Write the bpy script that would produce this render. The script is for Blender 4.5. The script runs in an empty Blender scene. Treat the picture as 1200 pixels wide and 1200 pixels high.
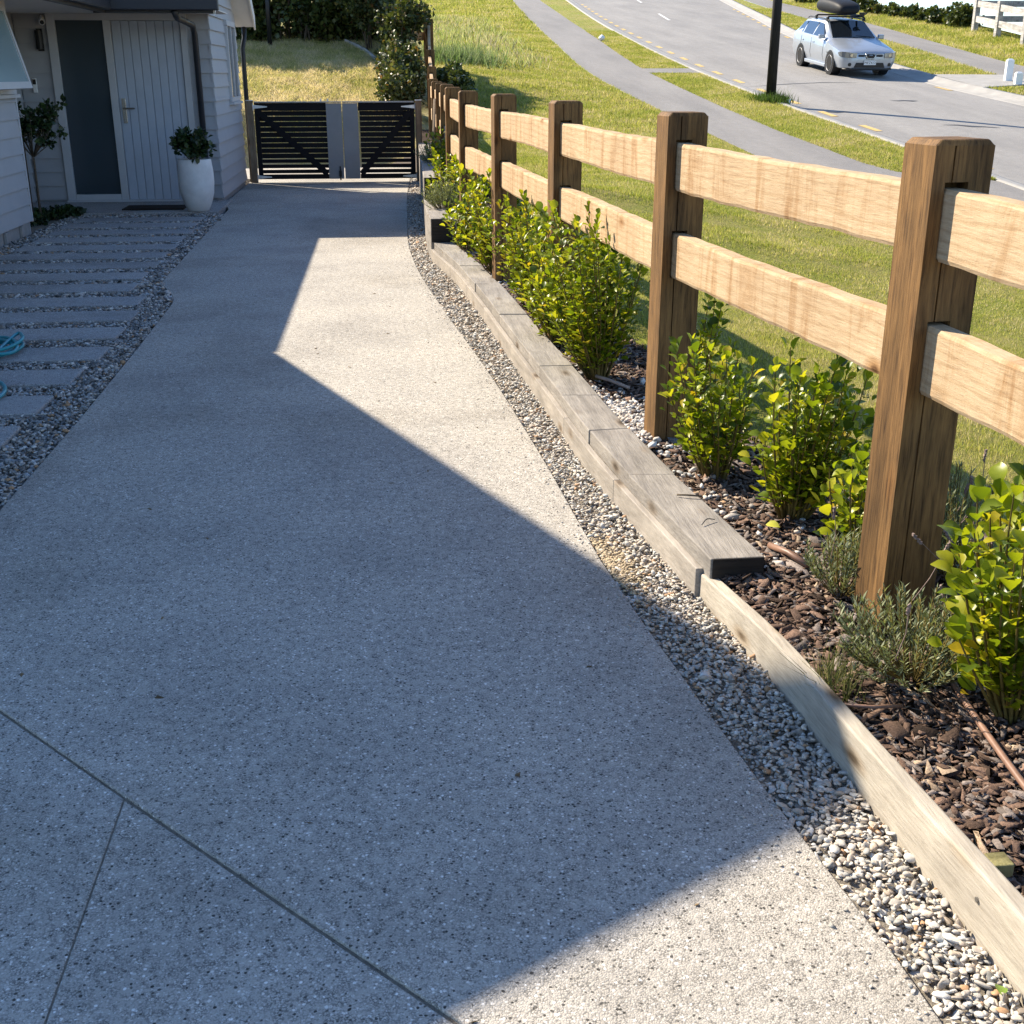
import bpy, bmesh, math, random
import numpy as np
from mathutils import Vector, Matrix, Euler

random.seed(7)
RNG = np.random.default_rng(7)
SC = bpy.context.scene
COL = SC.collection

# ------------------------------------------------------------------ camera
cd = bpy.data.cameras.new("camera")
cam = bpy.data.objects.new("camera", cd)
COL.objects.link(cam)
cam.location = (0, 0, 1.6)
cam.rotation_euler = (math.radians(90 - 20.5), 0, math.radians(-6.0))
cd.sensor_width = 36
cd.lens = 36 * 1375 / 1200
cd.clip_start = 0.05
cd.clip_end = 3000
SC.camera = cam

# ------------------------------------------------------------------ sky, sun, exposure
SUN_S = (0.95, -0.90)                       # shadow offset on the ground per metre of height
sun_len = math.hypot(*SUN_S)
SUN_EL = math.atan2(1, sun_len)
SUN_DIR = Vector((-SUN_S[0], -SUN_S[1], 1)).normalized()   # towards the sun
world = bpy.data.worlds.new("World")
SC.world = world
world.use_nodes = True
wn = world.node_tree
wn.nodes.clear()
wo = wn.nodes.new("ShaderNodeOutputWorld")
wb = wn.nodes.new("ShaderNodeBackground")
ws = wn.nodes.new("ShaderNodeTexSky")
ws.sky_type = 'NISHITA'
ws.sun_disc = False
ws.sun_elevation = SUN_EL
ws.sun_rotation = math.atan2(SUN_DIR.x, SUN_DIR.y)
ws.altitude = 100
ws.air_density = 1.0
ws.dust_density = 0.1
ws.ozone_density = 5.0
wb.inputs["Strength"].default_value = 0.11
wn.links.new(ws.outputs[0], wb.inputs[0])
wn.links.new(wb.outputs[0], wo.inputs[0])

sl = bpy.data.lights.new("sun", 'SUN')
sl.energy = 5.0
sl.angle = math.radians(0.53)
sl.color = (1.0, 0.885, 0.71)
sun = bpy.data.objects.new("sun", sl)
COL.objects.link(sun)
sun.rotation_euler = SUN_DIR.to_track_quat('Z', 'Y').to_euler()
sun.location = (-20, 20, 25)

SC.view_settings.view_transform = 'Standard'
SC.view_settings.look = 'None'
SC.view_settings.exposure = 1.25
SC.view_settings.gamma = 1.0
SC.view_settings.use_curve_mapping = False
SC.render.engine = 'CYCLES'
SC.cycles.max_bounces = 5
SC.cycles.diffuse_bounces = 3
SC.cycles.glossy_bounces = 2
SC.cycles.transmission_bounces = 2
SC.cycles.use_adaptive_sampling = True
SC.cycles.adaptive_threshold = 0.015
SC.cycles.caustics_reflective = False
SC.cycles.caustics_refractive = False
SC.cycles.transparent_max_bounces = 8
SC.cycles.use_denoising = True
SC.cycles.denoising_prefilter = 'NONE'

# ------------------------------------------------------------------ node helpers
def mat(name, base=(0.5, 0.5, 0.5), rough=0.7, metal=0.0, spec=0.5):
    m = bpy.data.materials.new(name)
    m.use_nodes = True
    nt = m.node_tree
    b = nt.nodes["Principled BSDF"]
    b.inputs["Base Color"].default_value = (*base, 1)
    b.inputs["Roughness"].default_value = rough
    b.inputs["Metallic"].default_value = metal
    b.inputs["Specular IOR Level"].default_value = spec
    return m, nt, b

def N(nt, t, **kw):
    n = nt.nodes.new(t)
    for k, v in kw.items():
        setattr(n, k, v)
    return n

def coords(nt, scale=(1, 1, 1), kind="Object", rnd=False):
    tc = N(nt, "ShaderNodeTexCoord")
    mp = N(nt, "ShaderNodeMapping")
    mp.inputs["Scale"].default_value = scale
    nt.links.new(tc.outputs[kind], mp.inputs["Vector"])
    if rnd:
        oi = N(nt, "ShaderNodeObjectInfo")
        mu = N(nt, "ShaderNodeMath", operation='MULTIPLY')
        mu.inputs[1].default_value = 57.0
        nt.links.new(oi.outputs["Random"], mu.inputs[0])
        nt.links.new(mu.outputs[0], mp.inputs["Location"])
    return mp.outputs["Vector"]

def noise(nt, vec, scale, detail=4, rough=0.55, dist=0.0):
    n = N(nt, "ShaderNodeTexNoise")
    n.inputs["Scale"].default_value = scale
    n.inputs["Detail"].default_value = detail
    n.inputs["Roughness"].default_value = rough
    n.inputs["Distortion"].default_value = dist
    nt.links.new(vec, n.inputs["Vector"])
    return n.outputs["Fac"]

def voro(nt, vec, scale, feature='F1', out="Color", rnd=1.0):
    n = N(nt, "ShaderNodeTexVoronoi", feature=feature)
    n.inputs["Scale"].default_value = scale
    n.inputs["Randomness"].default_value = rnd
    nt.links.new(vec, n.inputs["Vector"])
    return n.outputs[out]

def ramp(nt, fac, stops, interp='LINEAR'):
    r = N(nt, "ShaderNodeValToRGB")
    r.color_ramp.interpolation = interp
    els = r.color_ramp.elements
    while len(els) < len(stops):
        els.new(0.5)
    for e, (p, c) in zip(els, stops):
        e.position = p
        e.color = (*c, 1) if len(c) == 3 else c
    nt.links.new(fac, r.inputs[0])
    return r.outputs[0]

def mix(nt, fac, a, b, mode='MIX'):
    m = N(nt, "ShaderNodeMix", data_type='RGBA', blend_type=mode)
    for sock, v in ((m.inputs[0], fac), (m.inputs[6], a), (m.inputs[7], b)):
        if isinstance(v, (int, float)):
            sock.default_value = v
        elif isinstance(v, tuple):
            sock.default_value = (*v, 1)
        else:
            nt.links.new(v, sock)
    return m.outputs[2]

def math2(nt, op, a, b=0.0):
    m = N(nt, "ShaderNodeMath", operation=op)
    for s, v in zip(m.inputs, (a, b)):
        if isinstance(v, (int, float)):
            s.default_value = v
        else:
            nt.links.new(v, s)
    return m.outputs[0]

def bump(nt, b, height, strength=0.4, dist=0.01):
    n = N(nt, "ShaderNodeBump")
    n.inputs["Strength"].default_value = strength
    n.inputs["Distance"].default_value = dist
    nt.links.new(height, n.inputs["Height"])
    nt.links.new(n.outputs[0], b.inputs["Normal"])

def attr(nt, name="col", out="Color"):
    a = N(nt, "ShaderNodeAttribute", attribute_name=name)
    return a.outputs[out]

M = {}

# exposed aggregate concrete
def aggregate(name, lo, mid, hi, pits=0.5, sc=1.0):
    m, nt, b = mat(name, rough=0.85, spec=0.3)
    v = coords(nt, (1, 1, 1))
    wv = N(nt, "ShaderNodeVectorMath", operation='ADD')
    wn_ = N(nt, "ShaderNodeTexNoise"); wn_.inputs["Scale"].default_value = 90; wn_.inputs["Detail"].default_value = 2
    nt.links.new(v, wn_.inputs["Vector"])
    sc_ = N(nt, "ShaderNodeVectorMath", operation='SCALE'); sc_.inputs["Scale"].default_value = 0.006
    nt.links.new(wn_.outputs["Color"], sc_.inputs[0])
    nt.links.new(v, wv.inputs[0]); nt.links.new(sc_.outputs[0], wv.inputs[1])
    vn = N(nt, "ShaderNodeTexVoronoi"); vn.inputs["Scale"].default_value = 250 * sc; nt.links.new(wv.outputs[0], vn.inputs["Vector"])
    vb = N(nt, "ShaderNodeTexVoronoi"); vb.inputs["Scale"].default_value = 104 * sc; nt.links.new(wv.outputs[0], vb.inputs["Vector"])
    sep = N(nt, "ShaderNodeSeparateColor"); nt.links.new(vn.outputs["Color"], sep.inputs[0])
    sb = N(nt, "ShaderNodeSeparateColor"); nt.links.new(vb.outputs["Color"], sb.inputs[0])
    c1 = ramp(nt, sep.outputs[0], [(0, lo), (0.10, lo), (0.28, mid), (0.82, mid), (0.95, hi), (1, hi)])
    inside = ramp(nt, vb.outputs["Distance"], [(0.28, (1, 1, 1)), (0.42, (0, 0, 0))])
    bigsel = ramp(nt, sb.outputs[1], [(0.55, (0, 0, 0)), (0.58, (1, 1, 1))])
    f = math2(nt, 'MULTIPLY', inside, bigsel)
    wn2 = N(nt, 'ShaderNodeTexWhiteNoise'); nt.links.new(vb.outputs['Position'], wn2.inputs['Vector'])
    c2 = ramp(nt, wn2.outputs['Value'], [(0, tuple(x * 0.12 for x in lo)), (0.30, tuple(x * 0.30 for x in lo)), (0.44, mid), (0.58, mid), (0.70, tuple(min(0.85, x * 1.3) for x in hi)), (1, (0.86, 0.84, 0.80))])
    c = mix(nt, f, c1, c2)
    n2 = noise(nt, v, 34, 3, 0.6)
    pitf = math2(nt, 'MULTIPLY', ramp(nt, n2, [(0.42, (0.15, 0.15, 0.15)), (0.62, (1, 1, 1))]), pits)
    pit = ramp(nt, vn.outputs["Distance"], [(0.42, (0, 0, 0)), (0.70, (1, 1, 1))])
    c = mix(nt, math2(nt, 'MULTIPLY', pit, pitf), c, tuple(x * 0.35 for x in lo))
    blot = noise(nt, v, 1.1, 7, 0.68)
    c = mix(nt, 1.0, c, ramp(nt, blot, [(0.28, (0.74, 0.74, 0.745)), (0.5, (0.98, 0.98, 0.98)), (0.72, (1.12, 1.11, 1.09))]), 'MULTIPLY')
    drt = noise(nt, v, 0.42, 6, 0.62, 0.6)
    c = mix(nt, 1.0, c, ramp(nt, drt, [(0.36, (0.80, 0.785, 0.76)), (0.50, (1, 1, 1))]), 'MULTIPLY')
    nt.links.new(c, b.inputs["Base Color"])
    h = math2(nt, 'SUBTRACT', math2(nt, 'MULTIPLY', sep.outputs[1], 0.5), vn.outputs["Distance"])
    bump(nt, b, h, 0.45, 0.0035)
    return m
M['drive'] = aggregate("driveway aggregate", (0.29, 0.27, 0.238), (0.435, 0.402, 0.352), (0.56, 0.522, 0.465), 0.8)
M['slab'] = aggregate("old slab aggregate", (0.285, 0.266, 0.236), (0.425, 0.395, 0.348), (0.56, 0.525, 0.475), 0.8)
M['paver'] = aggregate("paver concrete", (0.24, 0.235, 0.23), (0.37, 0.365, 0.355), (0.48, 0.47, 0.46), 0.5, 1.2)

def from_attr(name, rough=0.8, detail=60, amount=0.25, spec=0.4, bmp=0.3):
    m, nt, b = mat(name, rough=rough, spec=spec)
    c = attr(nt)
    v = coords(nt)
    n = noise(nt, v, detail, 4, 0.6)
    g = ramp(nt, n, [(0.25, (1 - amount,) * 3), (0.75, (1 + amount * 0.6,) * 3)])
    c = mix(nt, 1.0, c, g, 'MULTIPLY')
    nt.links.new(c, b.inputs["Base Color"])
    bump(nt, b, n, bmp, 0.004)
    return m
M['pebble'] = from_attr("pebble stone", 0.75, 130, 0.3)
M['mulch'] = from_attr("bark mulch", 0.9, 150, 0.5, 0.2, 0.8)

def soil_mat(name, a, bcol, scale=40):
    m, nt, b = mat(name, rough=0.95, spec=0.1)
    v = coords(nt)
    n = noise(nt, v, scale, 6, 0.7)
    nt.links.new(ramp(nt, n, [(0.3, a), (0.7, bcol)]), b.inputs["Base Color"])
    bump(nt, b, n, 0.9, 0.03)
    return m
M['soil'] = soil_mat("bed soil", (0.022, 0.015, 0.011), (0.075, 0.05, 0.035))
M['grit'] = soil_mat("gravel fines", (0.19, 0.165, 0.135), (0.42, 0.37, 0.30), 90)
M['earth'] = soil_mat("earth", (0.08, 0.06, 0.04), (0.16, 0.12, 0.08), 6)

# timber
def timber(name, dark, light, axis, rings=9.0, grain=105.0, rough=0.75, streak=0.5, knots=True, bmp=0.35):
    m, nt, b = mat(name, rough=rough, spec=0.25)
    along = 0.07
    s = [1, 1, 1]
    s[axis] = along
    v = coords(nt, tuple(s), rnd=True)
    fine = noise(nt, v, grain, 6, 0.65, 0.3)
    wide = noise(nt, v, rings, 3, 0.5, 1.2)
    c = ramp(nt, fine, [(0.28, dark), (0.50, tuple((d * 0.4 + l * 0.6) for d, l in zip(dark, light))), (0.72, light)])
    w = ramp(nt, wide, [(0.30, (1 - streak,) * 3), (0.58, (1, 1, 1))])
    c = mix(nt, 1.0, c, w, 'MULTIPLY')
    v2 = coords(nt, (1, 1, 1), rnd=True)
    blot = noise(nt, v2, 3.5, 4, 0.6)
    c = mix(nt, 1.0, c, ramp(nt, blot, [(0.3, (0.78, 0.76, 0.74)), (0.7, (1.12, 1.10, 1.06))]), 'MULTIPLY')
    h = fine
    if knots:
        s2 = [7, 7, 7]
        s2[axis] = 2.6
        vk = coords(nt, tuple(s2), rnd=True)
        kd = voro(nt, vk, 1.0, out="Distance")
        kf = ramp(nt, kd, [(0.05, (0.30, 0.24, 0.18)), (0.13, (0.85, 0.78, 0.70)), (0.22, (1, 1, 1))])
        c = mix(nt, 1.0, c, kf, 'MULTIPLY')
    nt.links.new(c, b.inputs["Base Color"])
    bump(nt, b, h, bmp, 0.006)
    return m
M['post'] = timber("post timber", (0.055, 0.028, 0.011), (0.275, 0.152, 0.056), 2, streak=0.5)

def rail_mat():
    m, nt, b = mat("rail timber", rough=0.8, spec=0.2)
    v = coords(nt, (1, 0.10, 1), rnd=True)
    fine = noise(nt, v, 125, 6, 0.72, 0.25)
    c = ramp(nt, fine, [(0.25, (0.36, 0.255, 0.155)), (0.5, (0.485, 0.36, 0.225)), (0.75, (0.57, 0.445, 0.295))])
    # cathedral grain
    wv = N(nt, "ShaderNodeTexWave", wave_type='BANDS', bands_direction='Z')
    wv.inputs["Scale"].default_value = 9.0
    wv.inputs["Distortion"].default_value = 11.0
    wv.inputs["Detail"].default_value = 3.0
    wv.inputs["Detail Scale"].default_value = 0.7
    nt.links.new(coords(nt, (0.6, 0.13, 1.0), rnd=True), wv.inputs["Vector"])
    c = mix(nt, 1.0, c, ramp(nt, wv.outputs["Fac"], [(0.0, (0.90, 0.865, 0.82)), (0.25, (0.99, 0.985, 0.98)), (1.0, (1.02, 1.02, 1.02))]), 'MULTIPLY')
    # saw marks across the face
    sw = N(nt, "ShaderNodeTexWave", wave_type='BANDS', bands_direction='Y')
    sw.inputs["Scale"].default_value = 26.0
    sw.inputs["Distortion"].default_value = 9.0
    sw.inputs["Detail"].default_value = 3.0
    nt.links.new(coords(nt, (1, 1, 0.35), rnd=True), sw.inputs["Vector"])
    c = mix(nt, 1.0, c, ramp(nt, sw.outputs["Fac"], [(0.05, (0.99, 0.99, 0.99)), (0.35, (1, 1, 1))]), 'MULTIPLY')
    # drips and stains running down
    st = noise(nt, coords(nt, (2.0, 7.5, 0.9), rnd=True), 1.0, 6, 0.7, 0.8)
    c = mix(nt, 1.0, c, ramp(nt, st, [(0.28, (0.42, 0.29, 0.18)), (0.38, (0.80, 0.70, 0.60)), (0.50, (1, 1, 1))]), 'MULTIPLY')
    bl = noise(nt, coords(nt, (1, 1, 1), rnd=True), 2.2, 4, 0.6)
    c = mix(nt, 1.0, c, ramp(nt, bl, [(0.3, (0.88, 0.84, 0.80)), (0.7, (1.08, 1.07, 1.05))]), 'MULTIPLY')
    # knots
    kn = N(nt, "ShaderNodeTexVoronoi"); kn.inputs["Scale"].default_value = 1.0
    nt.links.new(coords(nt, (4, 3.2, 5.5), rnd=True), kn.inputs["Vector"])
    ks = N(nt, "ShaderNodeSeparateColor"); nt.links.new(kn.outputs["Color"], ks.inputs[0])
    kf = ramp(nt, kn.outputs["Distance"], [(0.05, (0.22, 0.14, 0.08)), (0.10, (0.70, 0.55, 0.40)), (0.24, (1, 1, 1))])
    c = mix(nt, ramp(nt, ks.outputs[0], [(0.74, (0, 0, 0)), (0.78, (1, 1, 1))]), c, mix(nt, 1.0, c, kf, 'MULTIPLY'))
    nt.links.new(c, b.inputs["Base Color"])
    h = math2(nt, 'ADD', fine, math2(nt, 'MULTIPLY', sw.outputs["Fac"], 0.03))
    bump(nt, b, h, 0.5, 0.005)
    return m
M['rail'] = rail_mat()
M['sleeper'] = timber("weathered sleeper", (0.19, 0.175, 0.16), (0.35, 0.325, 0.295), 1, rings=14, grain=140, streak=0.3, bmp=0.5)
M['board'] = timber("sawn edging board", (0.33, 0.295, 0.24), (0.51, 0.465, 0.395), 1, rings=14, grain=150, streak=0.22, bmp=0.35)
M['fascia_board'] = timber("grey retaining board", (0.26, 0.235, 0.205), (0.40, 0.365, 0.325), 1, rings=12, grain=120, streak=0.25, bmp=0.35)
M['endgrain_shade'] = timber("sleeper end grain with painted shade", (0.012, 0.010, 0.009), (0.035, 0.030, 0.026), 0, knots=False)  # near-black: shade of the unlit sleeper ends put into the colour
M['gatepost'] = timber("gate post timber", (0.12, 0.09, 0.06), (0.27, 0.21, 0.15), 2)
M['stakewood'] = timber("treated stake", (0.16, 0.15, 0.06), (0.33, 0.30, 0.14), 2, knots=False)
M['greywood'] = timber("pale grey fence timber", (0.34, 0.325, 0.31), (0.52, 0.50, 0.48), 1, knots=False)
M['darkpole'] = timber("black stained pole", (0.010, 0.009, 0.008), (0.03, 0.027, 0.024), 2, knots=False)

# painted and plain
def paint(name, c, rough=0.55, spec=0.4, var=0.06, sc=4.0, bmp=0.05, metal=0.0):
    m, nt, b = mat(name, c, rough, metal, spec)
    v = coords(nt, rnd=True)
    n = noise(nt, v, sc, 5, 0.65)
    nt.links.new(ramp(nt, n, [(0.25, tuple(x * (1 - var * 1.6) for x in c)), (0.75, tuple(min(1, x * (1 + var)) for x in c))]), b.inputs["Base Color"])
    n2 = noise(nt, v, 90, 3, 0.6)
    bump(nt, b, n2, bmp, 0.003)
    rr = ramp(nt, n, [(0.2, (rough * 0.85,) * 3), (0.8, (min(1, rough * 1.15),) * 3)])
    nt.links.new(rr, b.inputs["Roughness"])
    return m
M['weatherboard'] = paint("weatherboard paint", (0.37, 0.375, 0.39), 0.6)
M['trim'] = paint("trim paint", (0.46, 0.465, 0.475), 0.5)
M['doorpaint'] = paint("door paint", (0.40, 0.44, 0.50), 0.45)
M['soffit'] = paint("soffit paint", (0.66, 0.64, 0.60), 0.7)
M['bargeboard'] = paint("bargeboard paint", (0.70, 0.68, 0.63), 0.6)
M['darkmetal'] = paint("charcoal gutter", (0.022, 0.023, 0.027), 0.45, 0.5)
M['roofing'] = paint("charcoal roofing", (0.035, 0.037, 0.042), 0.5, 0.5)
M['blackpaint'] = paint("black gate paint", (0.006, 0.006, 0.008), 0.6, 0.15)
M['gategrey'] = paint("grey gate stile", (0.21, 0.22, 0.235), 0.5, 0.5)
M['galv'] = paint("galvanised steel", (0.55, 0.57, 0.60), 0.4, 0.5, 0.12, 14, metal=0.8)
M['chrome'] = paint("satin steel", (0.55, 0.53, 0.48), 0.25, 0.5, 0.05, metal=1.0)
M['black'] = paint("black plastic", (0.012, 0.012, 0.013), 0.45)
M['whiteplastic'] = paint("white plastic", (0.78, 0.78, 0.77), 0.4)
M['potwhite'] = paint("white planter glaze", (0.70, 0.70, 0.69), 0.5, 0.4, 0.13, 5)
M['mat'] = paint("coir mat", (0.035, 0.028, 0.022), 0.95, 0.1, 0.4, 120, 0.8)
M['hose'] = paint("teal hose", (0.015, 0.25, 0.30), 0.35, 0.5)
M['pipe'] = paint("brown drip pipe", (0.22, 0.125, 0.085), 0.5, 0.4, 0.2, 20)
M['palepipe'] = paint("faded drip pipe", (0.46, 0.35, 0.28), 0.55, 0.4, 0.15, 20)
M['concrete'] = paint("kerb concrete", (0.33, 0.315, 0.29), 0.85, 0.3, 0.14, 3.0, 0.4)
M['foundation'] = paint("foundation concrete", (0.30, 0.29, 0.28), 0.85, 0.3, 0.15, 8, 0.4)
M['yellowpaint'] = paint("yellow road paint", (0.56, 0.39, 0.14), 0.7, 0.3, 0.2, 12, 0.3)
M['whitepaint'] = paint("white road paint", (0.62, 0.62, 0.60), 0.7, 0.3, 0.2, 12, 0.3)
M['tar_shadow'] = paint("bitumen and painted shadow", (0.035, 0.035, 0.037), 0.6, 0.4, 0.2, 8, 0.3)
M['screw'] = paint("screw steel", (0.30, 0.29, 0.27), 0.4, 0.5, metal=0.9)

def road_mat(name, lo, hi, joints=None):
    m, nt, b = mat(name, rough=0.88, spec=0.3)
    v = coords(nt)
    fine = noise(nt, v, 160, 3, 0.7)
    big = noise(nt, coords(nt, (1.0, 0.12, 1)), 1.1, 5, 0.6)
    c = ramp(nt, fine, [(0.3, lo), (0.7, hi)])
    c = mix(nt, 1.0, c, ramp(nt, big, [(0.3, (0.80, 0.80, 0.81)), (0.7, (1.10, 1.09, 1.08))]), 'MULTIPLY')
    med = noise(nt, v, 6, 5, 0.7)
    c = mix(nt, 1.0, c, ramp(nt, med, [(0.3, (0.9, 0.9, 0.9)), (0.7, (1.05, 1.05, 1.05))]), 'MULTIPLY')
    nt.links.new(c, b.inputs["Base Color"])
    bump(nt, b, fine, 0.5, 0.01)
    return m
M['road'] = road_mat("chip seal road", (0.195, 0.187, 0.175), (0.33, 0.315, 0.295))
M['path'] = road_mat("footpath concrete", (0.18, 0.17, 0.16), (0.275, 0.262, 0.245))

# ground under grass
def lawn_mat(name, cols, dry):
    m, nt, b = mat(name, rough=0.95, spec=0.1)
    v = coords(nt)
    f = noise(nt, v, 55, 6, 0.75)
    c = ramp(nt, f, [(0.28, cols[0]), (0.5, cols[1]), (0.75, cols[2])])
    d = noise(nt, v, 0.55, 6, 0.7)
    m2 = noise(nt, v, 6.0, 5, 0.7)
    dd = math2(nt, 'ADD', math2(nt, 'MULTIPLY', d, 0.65), math2(nt, 'MULTIPLY', m2, 0.35))
    df = ramp(nt, dd, [(0.42, (0, 0, 0)), (0.60, (1, 1, 1))])
    dc = ramp(nt, f, [(0.25, tuple(x * 0.5 for x in dry)), (0.75, dry)])
    c = mix(nt, df, c, dc)
    nt.links.new(c, b.inputs["Base Color"])
    bump(nt, b, math2(nt, 'ADD', f, m2), 1.0, 0.05)
    return m
M['lawn'] = lawn_mat("mown lawn", ((0.13, 0.155, 0.025), (0.26, 0.285, 0.05), (0.38, 0.38, 0.085)), (0.48, 0.41, 0.15))
M['bank'] = lawn_mat("dry bank", ((0.20, 0.22, 0.04), (0.42, 0.38, 0.13), (0.60, 0.51, 0.24)), (0.74, 0.60, 0.33))
M['blade'], _nt, _b = mat("grass blade", rough=0.6, spec=0.25)
_c = attr(_nt)
_nt.links.new(_c, _b.inputs["Base Color"])
_tr = N(_nt, "ShaderNodeBsdfTranslucent")
_nt.links.new(_c, _tr.inputs[0])
_mx = N(_nt, "ShaderNodeMixShader")
_mx.inputs[0].default_value = 0.45
_nt.links.new(_b.outputs[0], _mx.inputs[1])
_nt.links.new(_tr.outputs[0], _mx.inputs[2])
_nt.links.new(_mx.outputs[0], _nt.nodes["Material Output"].inputs[0])

def leaf_mat(name, stops, source, rough=0.36, trans=0.46, spec=0.4):
    m, nt, b = mat(name, rough=rough, spec=spec)
    if source == 'object':
        fac = N(nt, "ShaderNodeObjectInfo").outputs["Random"]
    else:
        fac = attr(nt, "rnd", "Fac")
    c = ramp(nt, fac, stops)
    n = noise(nt, coords(nt), 70, 3, 0.6)
    c = mix(nt, 1.0, c, ramp(nt, n, [(0.3, (0.82, 0.84, 0.8)), (0.7, (1.1, 1.08, 1.0))]), 'MULTIPLY')
    nt.links.new(c, b.inputs["Base Color"])
    tr = N(nt, "ShaderNodeBsdfTranslucent")
    tc = mix(nt, 1.0, c, (1.25, 1.25, 0.55), 'MULTIPLY')
    nt.links.new(tc, tr.inputs[0])
    mx = N(nt, "ShaderNodeMixShader")
    mx.inputs[0].default_value = trans
    nt.links.new(b.outputs[0], mx.inputs[1])
    nt.links.new(tr.outputs[0], mx.inputs[2])
    nt.links.new(mx.outputs[0], nt.nodes["Material Output"].inputs[0])
    return m
GRIS = [(0.0, (0.05, 0.085, 0.010)), (0.12, (0.10, 0.15, 0.011)), (0.38, (0.20, 0.26, 0.014)), (0.75, (0.31, 0.345, 0.018)), (0.95, (0.46, 0.43, 0.03)), (1.0, (0.46, 0.32, 0.02))]
M['gris_obj'] = leaf_mat("broad leaf", GRIS, 'object')
M['gris'] = leaf_mat("broad leaf mass", GRIS, 'attr')
M['darkleaf'] = leaf_mat("dark leaf", [(0, (0.012, 0.028, 0.010)), (0.7, (0.03, 0.055, 0.018)), (1, (0.05, 0.085, 0.025))], 'attr', 0.35, 0.2)
M['oliveleaf'] = leaf_mat("olive leaf", [(0, (0.035, 0.05, 0.016)), (0.6, (0.075, 0.095, 0.03)), (0.9, (0.13, 0.14, 0.055)), (1, (0.20, 0.10, 0.04))], 'attr', 0.45, 0.3, 0.35)
M['hedgeleaf'] = leaf_mat("hedge leaf", [(0, (0.03, 0.045, 0.012)), (0.6, (0.07, 0.095, 0.025)), (1, (0.14, 0.15, 0.045))], 'attr', 0.4, 0.25)
M['lavleaf'] = leaf_mat("lavender leaf", [(0, (0.12, 0.145, 0.085)), (0.6, (0.23, 0.26, 0.155)), (1, (0.35, 0.37, 0.25))], 'attr', 0.7, 0.25, 0.2)
M['dryflower'] = paint("dried flower", (0.24, 0.18, 0.16), 0.9, 0.1, 0.3, 60)
M['stem'] = paint("green brown stem", (0.15, 0.11, 0.03), 0.7, 0.2, 0.3, 30)
M['bark'] = paint("grey bark", (0.12, 0.095, 0.07), 0.9, 0.1, 0.3, 30, 0.6)
M['yellowleaf'] = paint("yellow leaf", (0.42, 0.40, 0.05), 0.5, 0.4, 0.1, 30)
M['greenleaf'] = paint("fallen green leaf", (0.14, 0.22, 0.03), 0.4, 0.4, 0.1, 30)

def glass(name, tint, rough=0.03, spec=0.8):
    m, nt, b = mat(name, tint, rough, 0.0, spec)
    b.inputs["Coat Weight"].default_value = 0.6
    b.inputs["Coat Roughness"].default_value = 0.02
    n = noise(nt, coords(nt), 1.5, 2, 0.5)
    bump(nt, b, n, 0.02, 0.02)
    return m
M['glass_frost'] = glass("obscure door glass", (0.04, 0.055, 0.065), 0.16, 0.5)
M['glass_window'] = glass("window glass", (0.02, 0.025, 0.028), 0.02, 1.0)
M['glass_sash'] = glass("frosted sash glass", (0.20, 0.30, 0.33), 0.25, 0.6)
M['glass_car'] = glass("car glass", (0.012, 0.016, 0.02), 0.03, 0.8)
M['headlamp'] = glass("headlamp lens", (0.10, 0.11, 0.125), 0.08, 0.8)
m, nt, b = mat("silver car paint", (0.44, 0.45, 0.46), 0.33, 0.45, 0.5)
b.inputs["Coat Weight"].default_value = 0.35
b.inputs["Coat Roughness"].default_value = 0.05
_n = noise(nt, coords(nt), 3, 4, 0.6)
nt.links.new(ramp(nt, _n, [(0.2, (0.33, 0.36, 0.40)), (0.8, (0.39, 0.42, 0.46))]), b.inputs["Base Color"])
M['carpaint'] = m
M['tyre'] = paint("tyre rubber", (0.02, 0.02, 0.02), 0.85, 0.2)
M['rim'] = paint("wheel rim", (0.33, 0.33, 0.34), 0.4, 0.5, 0.15, 20, metal=0.6)
M['boxblack'] = paint("black cargo box", (0.012, 0.012, 0.013), 0.6, 0.2)
M['farwall'] = paint("far house wall", (0.40, 0.41, 0.42), 0.7)

# ------------------------------------------------------------------ object helpers
def link(o, parent=None):
    COL.objects.link(o)
    if parent is not None:
        o.parent = parent
    return o

def tag(o, label=None, cat=None, group=None, kind=None):
    if label: o["label"] = label
    if cat: o["category"] = cat
    if group: o["group"] = group
    if kind: o["kind"] = kind
    return o

def thing(name, label, cat, loc=(0, 0, 0), rz=0.0, group=None):
    o = bpy.data.objects.new(name, None)
    o.empty_display_size = 0.1
    COL.objects.link(o)
    o.location = loc
    o.rotation_euler = (0, 0, rz)
    return tag(o, label, cat, group)

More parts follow.
